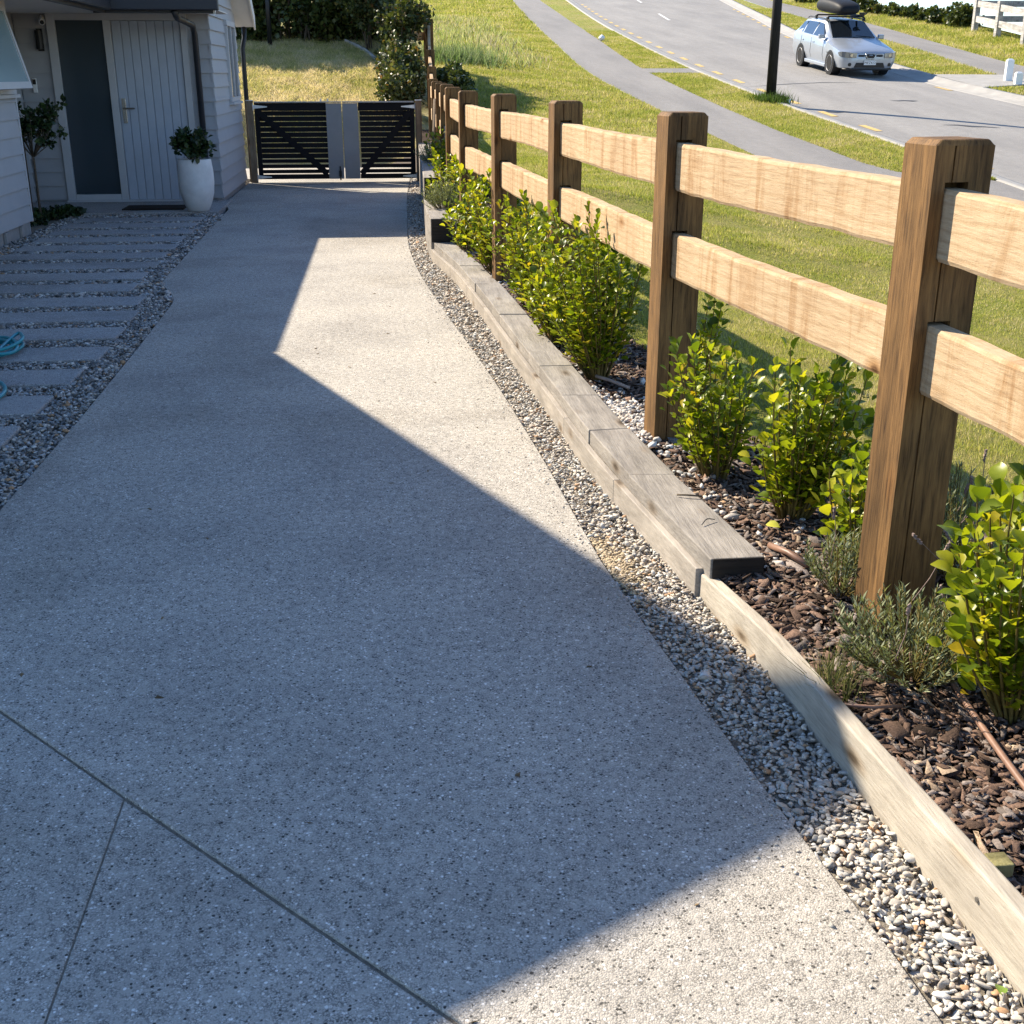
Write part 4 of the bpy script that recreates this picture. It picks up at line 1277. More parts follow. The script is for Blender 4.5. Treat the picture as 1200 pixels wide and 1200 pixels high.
mb = MB(); mb.tube([(-3.27, 16.28, 1.18), (-3.27, 16.23, 1.18)], 0.012); mb.tube([(-3.275, 16.23, 1.18), (-3.13, 16.228, 1.18)], 0.011); hp(mb, "lever_handle", M['chrome'], dr)
mb = MB(); mb.tube([(-3.27, 16.281, 1.07), (-3.27, 16.27, 1.07)], 0.012); hp(mb, "lock", M['chrome'], dr)
mb = MB(); mb.lohi((-4.1, 16.20, 0.0301), (-2.4, 16.29, 0.05)); hp(mb, "threshold", M['trim'])
# wall fittings
mb = MB(); mb.lohi((-4.235, 16.27, 1.86), (-4.165, 16.30, 2.12)); mb.tube([(-4.2, 16.23, 1.88), (-4.2, 16.23, 2.10)], 0.045, 12); hp(mb, "wall_lamp", M['black'])
mb = MB(); mb.tube([(-4.15, 16.28, 2.22), (-4.125, 16.18, 2.19)], 0.036, 12); mb.tube([(-4.15, 16.32, 2.26), (-4.145, 16.26, 2.23)], 0.03, 8); cmo = hp(mb, "security_camera", M['whiteplastic'])
mb = MB(); mb.tube([(-4.1249, 16.1795, 2.1899), (-4.1235, 16.174, 2.188)], 0.026, 12); hp(mb, "lens", M['black'], cmo)
mb = MB(); mb.lohi((-4.36, 16.265, 1.37), (-4.31, 16.30, 1.54)); bo = hp(mb, "doorbell", M['whiteplastic'], bevel=0.006)
mb = MB(); mb.lohi((-4.355, 16.261, 1.47), (-4.315, 16.2655, 1.53)); hp(mb, "bell_button", M['black'], bo)
# roofs
def roof(poly, a, b, axis, name="roof"):
    mb = MB(); mb.prism(poly, a, b, axis); return hp(mb, name, M['roofing'])
r1 = roof([(14.80, 2.42), (17.09, 3.99), (19.40, 2.42), (19.40, 2.31), (17.09, 3.88), (14.80, 2.31)], -9.0, -1.87, 'x')
r2 = roof([(-3.07, 2.42), (-6.4, 4.70), (-9.7, 2.42), (-9.7, 2.31), (-6.4, 4.58), (-3.07, 2.31)], 6.4, 16.0, 'y')
r3 = roof([(3.40, 2.42), (6.37, 4.48), (9.35, 2.42), (9.35, 2.31), (6.37, 4.36), (3.40, 2.31)], -9.0, -3.0, 'x')
g3 = MB(); g3.prism([(4.0, 2.3), (8.8, 2.3), (6.37, 4.3)], -3.82, -3.6, 'x'); hp(g3, "gable_wall", M['weatherboard'])
mb = MB(); mb.lohi((-9, 4.0, -0.1), (-3.6, 8.8, 2.3)); hp(mb, "wall", M['weatherboard'])
def half_gutter(p, q, m_='darkmetal'):
    mb = MB(); lo = [min(a, b) for a, b in zip(p, q)]; hi = [max(a, b) for a, b in zip(p, q)]; mb.lohi(lo, hi); return hp(mb, "gutter", M[m_], bevel=0.012)
half_gutter((-3.16, 14.70, 2.27), (-1.80, 14.80, 2.42))
half_gutter((-3.07, 9.36, 2.27), (-2.98, 14.695, 2.42))
half_gutter((-9, 19.40, 2.27), (-1.87, 19.50, 2.40))
mb = MB(); mb.lohi((-3.2, 14.802, 2.24), (-1.87, 14.83, 2.309)); hp(mb, "fascia", M['darkmetal'])
mb = MB(); mb.lohi((-3.11, 9.36, 2.24), (-3.072, 14.80, 2.309)); hp(mb, "fascia", M['darkmetal'])
mb = MB(); mb.lohi((-4.52, 14.832, 2.297), (-1.89, 16.325, 2.308)); hp(mb, "soffit", M['soffit'])
mb = MB(); mb.lohi((-4.6, 9.0, 2.2955), (-3.112, 14.83, 2.3065)); hp(mb, "soffit", M['soffit'])
# bargeboards of the entry gable and its pale underside
for (ya, za, yb, zb_) in ((14.80, 2.40, 17.09, 3.97), (17.09, 3.97, 19.42, 2.38)):
    mb = MB(); mb.prism([(ya, za + 0.03), (yb, zb_ + 0.03), (yb, zb_ - 0.17), (ya, za - 0.17)], -1.868, -1.845, 'x'); hp(mb, "bargeboard", M['bargeboard'])
    mb = MB(); mb.prism([(ya, za - 0.115), (yb, zb_ - 0.115), (yb, zb_ - 0.128), (ya, za - 0.128)], -2.14, -1.87, 'x'); hp(mb, "soffit", M['soffit'])
# downpipes
mb = MB(); mb.tube([(-2.30, 14.78, 2.26), (-2.30, 14.95, 2.20), (-2.30, 16.1, 2.16), (-2.30, 16.225, 2.05), (-2.30, 16.235, 0.0)], 0.038, 12); hp(mb, "downpipe", M['darkmetal'], smooth=True)
mb = MB(); mb.tube([(-2.02, 19.45, 2.26), (-2.02, 19.38, 2.1), (-2.05, 19.33, 1.95), (-2.05, 19.33, 0.0)], 0.035, 10); hp(mb, "downpipe", M['black'], smooth=True)

# door mat
dm = MB(); dm.lohi((-3.20, 15.12, 0.032), (-2.46, 15.56, 0.05))
tag(dm.build("doormat", M['mat'], bevel=0.006), "dark coir doormat on the porch slab before the door", "doormat")

# ================================================================== GATES
def gate_leaf(x0, x1, hinge_left, label):
    g = thing("gate", label, "gate", ((x0 if hinge_left else x1), 19.3, 0), group="double driveway gates")
    L = Vector(g.location)
    def b(name, lo, hi, m_, bevel=0.002):
        mb = MB(); mb.lohi(Vector(lo) - L, Vector(hi) - L)
        return mb.build(name, M[m_], g, bevel=bevel)
    z0, z1 = 0.05, 1.175
    st = 0.24                                         # wide grey meeting stile
    bx0, bx1 = (x0, x1 - st) if hinge_left else (x0 + st, x1)
    sx0, sx1 = (x1 - st, x1) if hinge_left else (x0, x0 + st)
    b("meeting_stile", (sx0 + 0.002, 19.25, z0), (sx1 - 0.004, 19.29, z1 - 0.005), 'gategrey')
    b("hinge_stile", (bx0 if hinge_left else bx1 - 0.07, 19.272, z0), (bx0 + 0.07 if hinge_left else bx1, 19.31, z1), 'blackpaint')
    b("top_rail", (bx0 + (0.072 if hinge_left else 0.0), 19.271, 1.06), (bx1 - (0.0 if hinge_left else 0.072), 19.31, z1), 'blackpaint')
    b("bottom_rail", (bx0 + (0.072 if hinge_left else 0.0), 19.271, z0), (bx1 - (0.0 if hinge_left else 0.072), 19.31, 0.12), 'blackpaint')
    b("top_cap", (x0 + 0.002, 19.24, z1 + 0.002), (x1 - 0.004, 19.32, z1 + 0.022), 'gategrey')
    n = 12
    pitch = (1.06 - 0.12) / n
    for k in range(n):
        gap = 0.024 if k < 3 else 0.010
        za = 0.12 + pitch * k + gap * 0.6
        b("slat", (bx0 + 0.02, 19.312, za), (bx1 - 0.0, 19.328, za + pitch - gap), 'blackpaint', 0.001)
    # diagonal brace
    if hinge_left: p, q = Vector((bx0 + 0.06, 19.262, 1.05)), Vector((bx1 - 0.02, 19.262, 0.12))
    else: p, q = Vector((bx1 - 0.06, 19.262, 1.05)), Vector((bx0 + 0.02, 19.262, 0.12))
    d = q - p; mb = MB()
    nn = Vector((-d.z, 0, d.x)).normalized() * 0.045
    vs = [p + nn, q + nn, q - nn, p - nn]
    vs = [v - L for v in vs] + [v - L + Vector((0, 0.008, 0)) for v in vs]
    mb.add(vs, [(0, 1, 2, 3), (7, 6, 5, 4), (0, 4, 5, 1), (1, 5, 6, 2), (2, 6, 7, 3), (3, 7, 4, 0)])
    mb.build("brace", M['blackpaint'], g)
    for z in (1.12, 0.085):
        s = 1 if hinge_left else -1
        hx = x0 if hinge_left else x1
        mb = MB()
        mb.prism([((hx - s * 0.03) - L.x, z - 0.03), ((hx + s * 0.20) - L.x, z - 0.007), ((hx + s * 0.20) - L.x, z + 0.007), ((hx - s * 0.03) - L.x, z + 0.03)], 19.252 - L.y, 19.259 - L.y, 'y')
        mb.tube([Vector((hx - s * 0.02, 19.25, z - 0.05)) - L, Vector((hx - s * 0.02, 19.25, z + 0.05)) - L], 0.014, 8)
        mb.build("hinge", M['galv'], g)
    if hinge_left:
        mb = MB(); mb.tube([Vector((x1 - 0.06, 19.235, 0.03)) - L, Vector((x1 - 0.06, 19.235, 0.24)) - L], 0.011, 8); mb.box(Vector((x1 - 0.06, 19.24, 0.13)) - L, (0.045, 0.016, 0.09))
        mb.build("drop_bolt", M['black'], g)
        for xk in (-0.93, -0.82):
            mb = MB(); mb.tube([Vector((xk, 19.30, z1 + 0.02)) - L, Vector((xk, 19.30, z1 + 0.06)) - L], 0.012, 8); mb.build("peg", M['galv'], g)
gate_leaf(-1.94, -0.615, True, "black slatted gate leaf hinged beside the house wall")
gate_leaf(-0.605, 0.50, False, "black slatted gate leaf hinged beside the timber fence")
for x, lab in ((-2.005, "square timber gate post against the house corner"), (0.565, "square timber gate post next to the stepped sleepers")):
    g = thing("gate_post", lab, "gate post", (x, 19.28, 0), group="timber gate posts")
    mb = MB(); mb.prism([(-0.048, -0.048), (0.048, -0.048), (0.048, 0.048), (-0.048, 0.048)], -0.05, 1.205); mb.build("shaft", M['gatepost'], g, bevel=0.005)
    mb = MB(); mb.prism([(-0.052, -0.052), (0.052, -0.052), (0.052, 0.052), (-0.052, 0.052)], 1.207, 1.217); mb.build("cap", M['galv'], g)
tube_thing("leaning_stake", [(0.60, 14.9, 0.55), (0.635, 15.4, 0.88), (0.69, 16.2, 1.28)], 0.018, M['bark'], "thin dark stake leaning on the fence beside the gate", "stake")

# garden hose
loop = []
for k in range(60):
    w = k / 60 * 2 * math.pi * 3.2
    loop.append((-2.55 + (0.30 + 0.05 * math.sin(0.7 * w)) * math.cos(w) + 0.03 * math.sin(2.3 * w), 7.25 + (0.26 + 0.04 * math.cos(0.9 * w)) * math.sin(w), 0.03 + 0.0023 * k * 0.35 + 0.012 * math.sin(3 * w)))
loop += [(-2.30, 6.75, 0.03), (-2.10, 6.45, 0.028), (-2.03, 6.25, 0.028), (-2.05, 6.08, 0.028), (-2.2, 5.98, 0.028), (-2.6, 6.0, 0.028), (-3.2, 6.5, 0.028)]
tube_thing("garden_hose", arc(loop, 4), 0.0105, M['hose'], "coiled teal garden hose on the path strips", "hose", 10)

# ================================================================== PLANTS
def leaf_template(cup=0.25, fold=0.18, width=0.33):
    ts = [0.0, 0.22, 0.50, 0.78, 1.0]
    ws = [0.04, 0.62, 1.0, 0.86, 0.10]
    V, F = [], []
    for t, w in zip(ts, ws):
        zc = -cup * (t - 0.35) ** 2 + cup * 0.12
        for s in (-1, 0, 1):
            V.append((t, s * w * width, zc + fold * abs(s) * w * 0.5))
    for i in range(len(ts) - 1):
        for k in range(2):
            a = i * 3 + k
            F += [(a, a + 1, a + 4), (a, a + 4, a + 3)]
    return np.array(V), np.array(F)
LEAFT = [leaf_template(0.30, 0.30, 0.40), leaf_template(0.10, 0.40, 0.36), leaf_template(0.55, 0.22, 0.42), leaf_template(-0.15, 0.34, 0.38)]
LEAFME = []
for i, (V, F) in enumerate(LEAFT):
    me = bpy.data.meshes.new("leaf"); me.from_pydata(V.tolist(), [], F.tolist()); me.materials.append(M['gris_obj'])
    for p in me.polygons: p.use_smooth = True
    LEAFME.append(me)

def frames(D, U):
    """rotation matrices with x along D and z close to U"""
    X = D / np.linalg.norm(D, axis=1, keepdims=True)
    Y = np.cross(U, X); Y /= np.linalg.norm(Y, axis=1, keepdims=True) + 1e-9
    Z = np.cross(X, Y)
    return np.stack([X, Y, Z], -1)

def merged_leaves(name, P, R, S, m, parent, T=LEAFT, rnd=None):
    n = len(P)
    which = RNG.integers(0, len(T), n)
    Vs, Fs, Rs = [], [], []
    off = 0
    rnd = RNG.uniform(0, 1, n) if rnd is None else rnd
    for t, (TV, TF) in enumerate(T):
        idx = np.nonzero(which == t)[0]
        if not len(idx): continue
        Q = np.einsum('nij,kj->nki', R[idx], TV) * S[idx][:, None, None] + P[idx][:, None, :]
        Vs.append(Q.reshape(-1, 3)); Fs.append((TF[None] + (np.arange(len(idx)) * len(TV))[:, None, None]).reshape(-1, 3) + off)
        Rs.append(np.repeat(rnd[idx], len(TV))); off += len(idx) * len(TV)
    o = np_mesh(name, np.concatenate(Vs), np.concatenate(Fs), m, parent, rnd=np.concatenate(Rs), smooth=True)
    o["kind"] = "stuff"
    return o

def broadleaf(label, loc, h, w, nstem, leaf, n_obj, seed, lean=(0, 0), dens=1.0, group="broadleaf hedging shrubs along the fence"):
    rg = np.random.default_rng(seed)
    root = thing("hedging_shrub", label, "shrub", loc, group=group)
    sb = MB()
    P, D, U = [], [], []
    for s in range(nstem):
        a = rg.uniform(0, 2 * math.pi); rr = math.sqrt(rg.uniform(0, 1))
        tip = np.array([math.cos(a) * rr * w / 2 + lean[0], math.sin(a) * rr * w / 2 + lean[1], h * (rg.uniform(0.45, 0.95) if rg.uniform() < 0.75 else rg.uniform(0.95, 1.12))])
        base = np.array([math.cos(a) * 0.05 * rr, math.sin(a) * 0.05 * rr, 0.0])
        mid = base * 0.35 + tip * 0.5 + np.array([math.cos(a) * 0.07 * rr * w, math.sin(a) * 0.07 * rr * w, -0.03 * h]) + rg.normal(0, 0.012, 3)
        k = 7
        pts = [(1 - t) ** 2 * base + 2 * t * (1 - t) * mid + t * t * tip for t in np.linspace(0, 1, k)]
        sb.tube([tuple(p) for p in pts], [0.0055 * (1 - 0.7 * i / (k - 1)) for i in range(k)], 5, caps=False)
        ln = np.linalg.norm(tip - base)
        nl = int(ln / (leaf * 0.36) * dens)
        ph = rg.uniform(0, 6.28)
        for j in range(nl):
            t = 0.16 + 0.84 * (j + rg.uniform(0, 1)) / nl
            p = (1 - t) ** 2 * base + 2 * t * (1 - t) * mid + t * t * tip
            tg = 2 * (1 - t) * (mid - base) + 2 * t * (tip - mid); tg /= np.linalg.norm(tg)
            ang = ph + j * 2.4 + rg.normal(0, 0.3)
            out = np.array([math.cos(ang), math.sin(ang), 0.0])
            d = out * rg.uniform(0.7, 1.1) + tg * rg.uniform(0.35, 1.1) + rg.normal(0, 0.15, 3)
            if t > 0.93: d = tg * 1.3 + out * 0.5
            # short petiole / side twig pushes leaves out so the crown is full
            push = rg.uniform(0.1, 1.5) * leaf * (1.0 if t < 0.85 else 0.3)
            P.append(p + out * push + np.array([0, 0, push * 0.4]))
            D.append(d); U.append(np.array([0, 0, 1.0]) + tg * 0.3 - out * 0.55 + rg.normal(0, 0.35, 3))
    sb.build("branches", M['stem'], root, smooth=True)
    P, D, U = np.array(P), np.array(D), np.array(U)
    P[:, 2] = np.maximum(P[:, 2], 0.03)
    n = len(P)
    S = leaf * np.clip(rg.normal(0.88, 0.24, n), 0.35, 1.35)
    R = frames(D, U)
    cam_dir = np.array([-loc[0], -loc[1], 1.6 - loc[2]]); cam_dir /= np.linalg.norm(cam_dir)
    order = np.argsort(-(P @ cam_dir))
    head, rest = order[:n_obj], order[n_obj:]
    for i in head:
        o = bpy.data.objects.new("leaf", LEAFME[int(rg.integers(0, 4))])
        Mx = Matrix([[*R[i][r] * S[i], P[i][r]] for r in range(3)] + [[0, 0, 0, 1]])
        COL.objects.link(o); o.parent = root; o.matrix_local = Mx
    if len(rest):
        merged_leaves("foliage", P[rest], R[rest], S[rest], M['gris'], root)
    return root
broadleaf("bright yellow green shrub closest to the lens, right of the nearest post", (1.53, 2.44, 0.08), 0.58, 0.46, 46, 0.052, 300, 11, (-0.01, 0))
broadleaf("yellowish shrub standing just left of the nearest post", (1.43, 3.86, 0.08), 0.57, 0.44, 40, 0.045, 300, 12, (0.03, 0.0))
broadleaf("small upright shrub in front of the second post's right edge", (1.28, 4.36, 0.08), 0.50, 0.37, 28, 0.040, 300, 13, (-0.03, 0))
broadleaf("low leafy shrub against the left side of the nearest post", (1.50, 3.42, 0.08), 0.36, 0.26, 16, 0.044, 120, 22, (-0.02, 0))
broadleaf("dark shrub peeping out behind the second nearest post", (1.42, 5.25, 0.08), 0.62, 0.36, 16, 0.042, 200, 14, (0.02, 0))
broadleaf("largest bushy shrub, between the second and third posts", (1.08, 5.95, 0.09), 0.78, 0.62, 56, 0.041, 300, 15, (-0.04, 0.1))
broadleaf("bushy shrub covering the foot of the third post", (0.98, 7.75, 0.09), 0.70, 0.60, 44, 0.042, 300, 16, (-0.05, 0))
broadleaf("bushy shrub just past the third post", (0.99, 6.75, 0.09), 0.66, 0.50, 34, 0.042, 0, 21, (0.0, 0))
broadleaf("shrub growing round the fourth post", (0.86, 9.35, 0.10), 0.74, 0.60, 36, 0.045, 0, 17, (-0.02, 0))
broadleaf("thin shrub beside the fifth post at the sleeper step", (0.70, 10.45, 0.12), 0.62, 0.50, 24, 0.046, 0, 18, (-0.02, 0))
broadleaf("yellow green shrub on the raised bed past the fifth post", (0.66, 12.2, 0.32), 0.50, 0.50, 24, 0.05, 0, 19, (0, 0))
broadleaf("small shrub on the raised bed beside the gate", (0.70, 14.3, 0.52), 0.42, 0.5, 22, 0.05, 0, 20, (0, 0))

# lavender
NARROW = [(np.array([(0, -0.06, 0), (0, 0.06, 0), (0.5, -0.085, 0.03), (0.5, 0.085, 0.03), (1, 0, -0.03)]), np.array([(0, 1, 3), (0, 3, 2), (2, 3, 4)]))]
def lavender(label, loc, h, w, nst, seed, leaf=0.028, heads=0, squash=1.0):
    rg = np.random.default_rng(seed)
    root = thing("lavender_plant", label, "lavender", loc, group="grey green lavender plants in the bed")
    sb = MB(); P, D, U = [], [], []
    for s in range(nst):
        a = rg.uniform(0, 2 * math.pi); rr = math.sqrt(rg.uniform(0, 1))
        tip = np.array([math.cos(a) * rr * w / 2, math.sin(a) * rr * w / 2 * squash, h * rg.uniform(0.55, 1.0) * (1 - 0.45 * rr * rr)])
        base = tip * np.array([0.15, 0.15, 0.0]) + np.array([0, 0, 0.0])
        k = 4
        mid = base * 0.5 + tip * 0.5 + np.array([tip[0] * 0.2, tip[1] * 0.2, 0])
        sb.tube([tuple((1 - t) ** 2 * base + 2 * t * (1 - t) * mid + t * t * tip) for t in np.linspace(0, 1, k)], 0.0016, 4, caps=False)
        nl = int(26 * rg.uniform(0.8, 1.2))
        for j in range(nl):
            t = 0.35 + 0.65 * (j + 0.5) / nl
            p = (1 - t) ** 2 * base + 2 * t * (1 - t) * mid + t * t * tip
            tg = 2 * (1 - t) * (mid - base) + 2 * t * (tip - mid); tg /= np.linalg.norm(tg)
            ang = j * 1.57 + rg.normal(0, 0.3)
            out = np.array([math.cos(ang), math.sin(ang), 0.2])
            P.append(p); D.append(tg * rg.uniform(0.6, 1.2) + out * 0.8); U.append(np.array([0, 0, 1.0]) + rg.normal(0, 0.4, 3))
    sb.build("stems", M['stem'], root)
    P, D, U = map(np.array, (P, D, U))
    merged_leaves("foliage", P, frames(D, U), leaf * rg.uniform(0.6, 1.15, len(P)), M['lavleaf'], root, NARROW)
    for k in range(heads):
        a = rg.uniform(0, 6.28); bx, by = rg.normal(0, w * 0.18), rg.normal(0, w * 0.18)
        b0 = Vector((bx, by, h * 0.5)); tp = b0 + Vector((rg.normal(0, 0.07), rg.normal(0, 0.07), rg.uniform(0.12, 0.24)))
        mb = MB(); mb.tube([b0, (b0 + tp) / 2 + Vector((0.01, 0, 0)), tp], 0.0013, 4)
        dd = (tp - b0).normalized()
        for q in range(5):
            c = tp - dd * 0.008 * q
            mb.box(c, (0.008, 0.008, 0.005), Euler((rg.uniform(0, 3), rg.uniform(0, 3), rg.uniform(0, 3))).to_matrix())
        mb.build("flower_head", M['dryflower'], root)
    return root
lavender("spreading grey lavender at the foot of the nearest post", (1.36, 2.66, 0.08), 0.27, 0.48, 130, 31, heads=3)
lavender("lavender sprawling left of the nearest post over bark", (1.36, 3.20, 0.08), 0.25, 0.28, 60, 32, heads=1)
lavender("tall lavender with dried flower heads behind the nearest post", (1.76, 3.30, 0.07), 0.42, 0.40, 70, 33, heads=9)
lavender("lavender tuft with withered stalks between nearest post and yellow shrub", (1.58, 2.80, 0.08), 0.34, 0.18, 26, 34, heads=14)
lavender("round lavender on the first raised sleeper step", (0.57, 11.75, 0.33), 0.34, 0.46, 110, 35, 0.035)
lavender("pale lavender on the upper sleeper step near the gate", (0.62, 14.9, 0.53), 0.36, 0.55, 110, 36, 0.035)

# fallen leaves
def fallen(loc, s, m, label):
    mb = MB(); V, F = LEAFT[0]; mb.add((V * s).tolist(), F.tolist())
    o = mb.build("fallen_leaf", m, loc=loc, rot=(random.uniform(-0.3, 0.3), random.uniform(-0.4, 0.1), random.uniform(0, 6)), smooth=True)
    tag(o, label, "leaf")
fallen((1.085, 1.635, 0.008), 0.03, M['greenleaf'], "green leaf on pebbles against the pale edging board")
fallen((1.33, 3.70, 0.115), 0.05, M['yellowleaf'], "yellow leaf lying on bark below the yellowish shrub")

# small grass tufts at the bed edge
n = 160
xx = 1.13 + RNG.normal(0, 0.025, n); yy = 2.62 + RNG.normal(0, 0.04, n)
blades("weed_tuft", n, (xx, yy), bed_z(yy), 0.10, 0.0018, [(0.10, 0.12, 0.03), (0.20, 0.19, 0.07)], "wispy weed tuft behind the pale edging board", 0.5, cat="weeds")

# generic leafy masses
CARD = [(np.array([(0, -0.28, 0), (0.45, -0.42, 0.08), (0.45, 0.42, 0.08), (0, 0.28, 0), (1, 0, -0.05)]), np.array([(0, 1, 2), (0, 2, 3), (1, 4, 2)]))]
def leaf_mass(root, clumps, n, size, m, seed, name="foliage", up=0.3):
    """leaves spread through clumps [(x,y,z,rx,ry,rz)]"""
    rg = np.random.default_rng(seed)
    C = np.array(clumps)
    vol = C[:, 3] * C[:, 4] * C[:, 5]
    w = rg.choice(len(C), n, p=vol / vol.sum())
    u = rg.normal(0, 1, (n, 3)); u /= np.linalg.norm(u, axis=1, keepdims=True)
    r = rg.uniform(0, 1, (n, 1)) ** 0.42 * rg.uniform(0.8, 1.15, (n, 1))
    P = C[w, :3] + u * r * C[w, 3:]
    D = u + rg.normal(0, 0.7, (n, 3)) + np.array([0, 0, up])
    U = rg.normal(0, 0.7, (n, 3)) + np.array([0, 0, 1.0])
    return merged_leaves(name, P, frames(D, U), size * rg.uniform(0.5, 1.2, n), m, root, CARD)

def random_clumps(rg, c, r, k, cr):
    out = []
    for _ in range(k):
        u = rg.normal(0, 1, 3); u /= np.linalg.norm(u)
        p = np.array(c) + u * np.array(r) * rg.uniform(0.25, 0.95)
        s = cr * rg.uniform(0.6, 1.3)
        out.append((*p, s * 1.1, s * 1.1, s))
    return out

def bush(name, label, cat, loc, w, d, h, n, size, m, seed, k=14, stems=5, group=None):
    rg = np.random.default_rng(seed)
    root = thing(name, label, cat, loc, group=group)
    cl = random_clumps(rg, (0, 0, h * 0.55), (w / 2, d / 2, h * 0.45), k, min(w, d, h) * 0.24)
    leaf_mass(root, cl, n, size, m, seed)
    mb = MB()
    for s in range(stems):
        c = cl[s % len(cl)]
        mb.tube([(rg.normal(0, 0.04), rg.normal(0, 0.04), -0.05), (c[0] * 0.4, c[1] * 0.4, c[2] * 0.5), (c[0], c[1], c[2])], [0.02, 0.014, 0.006], 6)
    mb.build("branches", M['bark'], root, smooth=True)
    return root

# white planter with its shrub
pot = thing("planter", "tall white rounded planter standing beside the front door", "planter", (-2.26, 15.0, 0.03))
mb = MB()
mb.lathe([(0.0, 0.0), (0.115, 0.0), (0.128, 0.012), (0.165, 0.09), (0.20, 0.21), (0.213, 0.34), (0.210, 0.47), (0.196, 0.60), (0.190, 0.61), (0.180, 0.605), (0.185, 0.54), (0.0, 0.54)], 40)
mb.build("pot", M['potwhite'], pot, smooth=True)
mb = MB(); mb.lathe([(0.0, 0.545), (0.18, 0.545), (0.18, 0.55), (0.0, 0.553)], 24); mb.build("soil", M['soil'], pot)
ps = thing("potted_shrub", "dark green rounded shrub growing in the white planter", "shrub", (-2.26, 15.0, 0.57))
rg = np.random.default_rng(5)
cl = random_clumps(rg, (-0.01, 0, 0.27), (0.26, 0.22, 0.17), 22, 0.085)
leaf_mass(ps, cl, 1500, 0.062, M['darkleaf'], 5)
mb = MB()
for c in cl[:9]:
    mb.tube([(rg.normal(0, 0.03), rg.normal(0, 0.03), 0), (c[0] * 0.5, c[1] * 0.5, c[2] * 0.45), (c[0], c[1], c[2])], [0.008, 0.006, 0.003], 5)
mb.build("branches", M['bark'], ps, smooth=True)

# standard (ball headed) tree by the porch
st = thing("standard_tree", "thin stemmed small tree with open leafy head beside the porch", "tree", (-3.98, 14.45, 0.0))
mb = MB()
mb.tube([(0, 0, -0.05), (0.005, 0, 0.3), (0.01, 0, 0.72)], [0.016, 0.014, 0.013], 8)
mb.tube([(-0.09, 0.05, 0), (-0.09, 0.05, 1.0)], 0.008, 6)
mb.build("trunk", M['bark'], st, smooth=True)
rg = np.random.default_rng(8)
mb = MB(); cl = []
for k in range(20):
    a = rg.uniform(0, 6.28); e = rg.uniform(0.2, 1.0)
    tip = Vector((math.cos(a) * 0.44 * e + 0.15, math.sin(a) * 0.36 * e, 0.78 + rg.uniform(0.2, 0.62) * (1.15 - 0.35 * e)))
    mid = Vector((tip.x * 0.45, tip.y * 0.45, 0.72 + (tip.z - 0.72) * 0.35))
    mb.tube([(0.01, 0, 0.70), mid, tip], [0.007, 0.005, 0.002], 5)
    for q in range(3):
        f = rg.uniform(0.55, 1.05); c = Vector((0.01, 0, 0.7)).lerp(tip, f) + Vector(rg.normal(0, 0.025, 3))
        cl.append((c.x, c.y, c.z, 0.055, 0.055, 0.05))
mb.build("branches", M['bark'], st, smooth=True)
leaf_mass(st, cl, 1000, 0.06, M['darkleaf'], 9, "crown")
gm = thing("ground_cover", "dark low plants round the foot of the small porch tree", "plant", (-4.0, 14.6, 0.0))
leaf_mass(gm, [(0, -0.35, 0.03, 0.16, 0.28, 0.05), (0.2, 0.25, 0.04, 0.22, 0.28, 0.06), (-0.1, 0.1, 0.04, 0.2, 0.3, 0.05)], 900, 0.06, M['darkleaf'], 10)

# dark hedge trees across the top of the bank
for k, (x, y, w, h) in enumerate([(-9.0, 28.9, 2.6, 3.0), (-7.0, 28.6, 2.5, 3.0), (-5.2, 28.8, 2.4, 3.1), (-3.6, 28.5, 2.2, 3.0), (-2.2, 28.7, 2.1, 3.1), (-1.0, 28.6, 1.8, 3.0), (-0.1, 28.4, 1.2, 2.4)]):
    rg = np.random.default_rng(50 + k)
    z = float(bank_z(np.array([x]), np.array([y]))[0])
    lab = ["tall dark hedge tree behind the house roof", "tall dark hedge tree right of the roof edge, first from the house", "tall dark hedge tree, second from the house", "tall dark hedge tree in the middle of the bank's top",
           "tall dark hedge tree above the bank's curved edge", "tall dark hedge tree beside the reddish flax", "narrow dark hedge tree at the fence corner"][k]
    t = thing("hedge_tree", lab, "tree", (x, y, z), group="dark trees across the top of the bank")
    cl = random_clumps(rg, (0, 0, h * 0.40), (w * 0.5, 0.5, h * 0.48), 40, 0.34) + [(rg.uniform(-0.55, 0.55) * w, rg.uniform(-0.2, 0.4), rg.uniform(0.1, 0.5), 0.34, 0.3, 0.34) for _ in range(14)]
    leaf_mass(t, cl, 7500, 0.12, M['hedgeleaf'], 60 + k, "crown")
    mb = MB()
    for s in range(16):
        a = rg.uniform(-1, 1) * w * 0.5
        mb.tube([(a * 0.7, rg.normal(0, 0.15), -0.1), (a, rg.normal(0, 0.2) - 0.15, h * 0.4), (a * 1.05, rg.normal(0, 0.2), h * 0.85)], [0.028, 0.02, 0.01], 6)
    mb.build("trunk", M['bark'], t, smooth=True)
post = thing("dark_post", "slim black post in front of the hedge trees", "post", (-2.35, 27.75, float(bank_z(np.array([-2.35]), np.array([27.75]))[0])))
mb = MB(); mb.tube([(0, 0, -0.1), (0, 0, 1.7)], 0.05, 10); mb.build("shaft", M['black'], post, smooth=True)

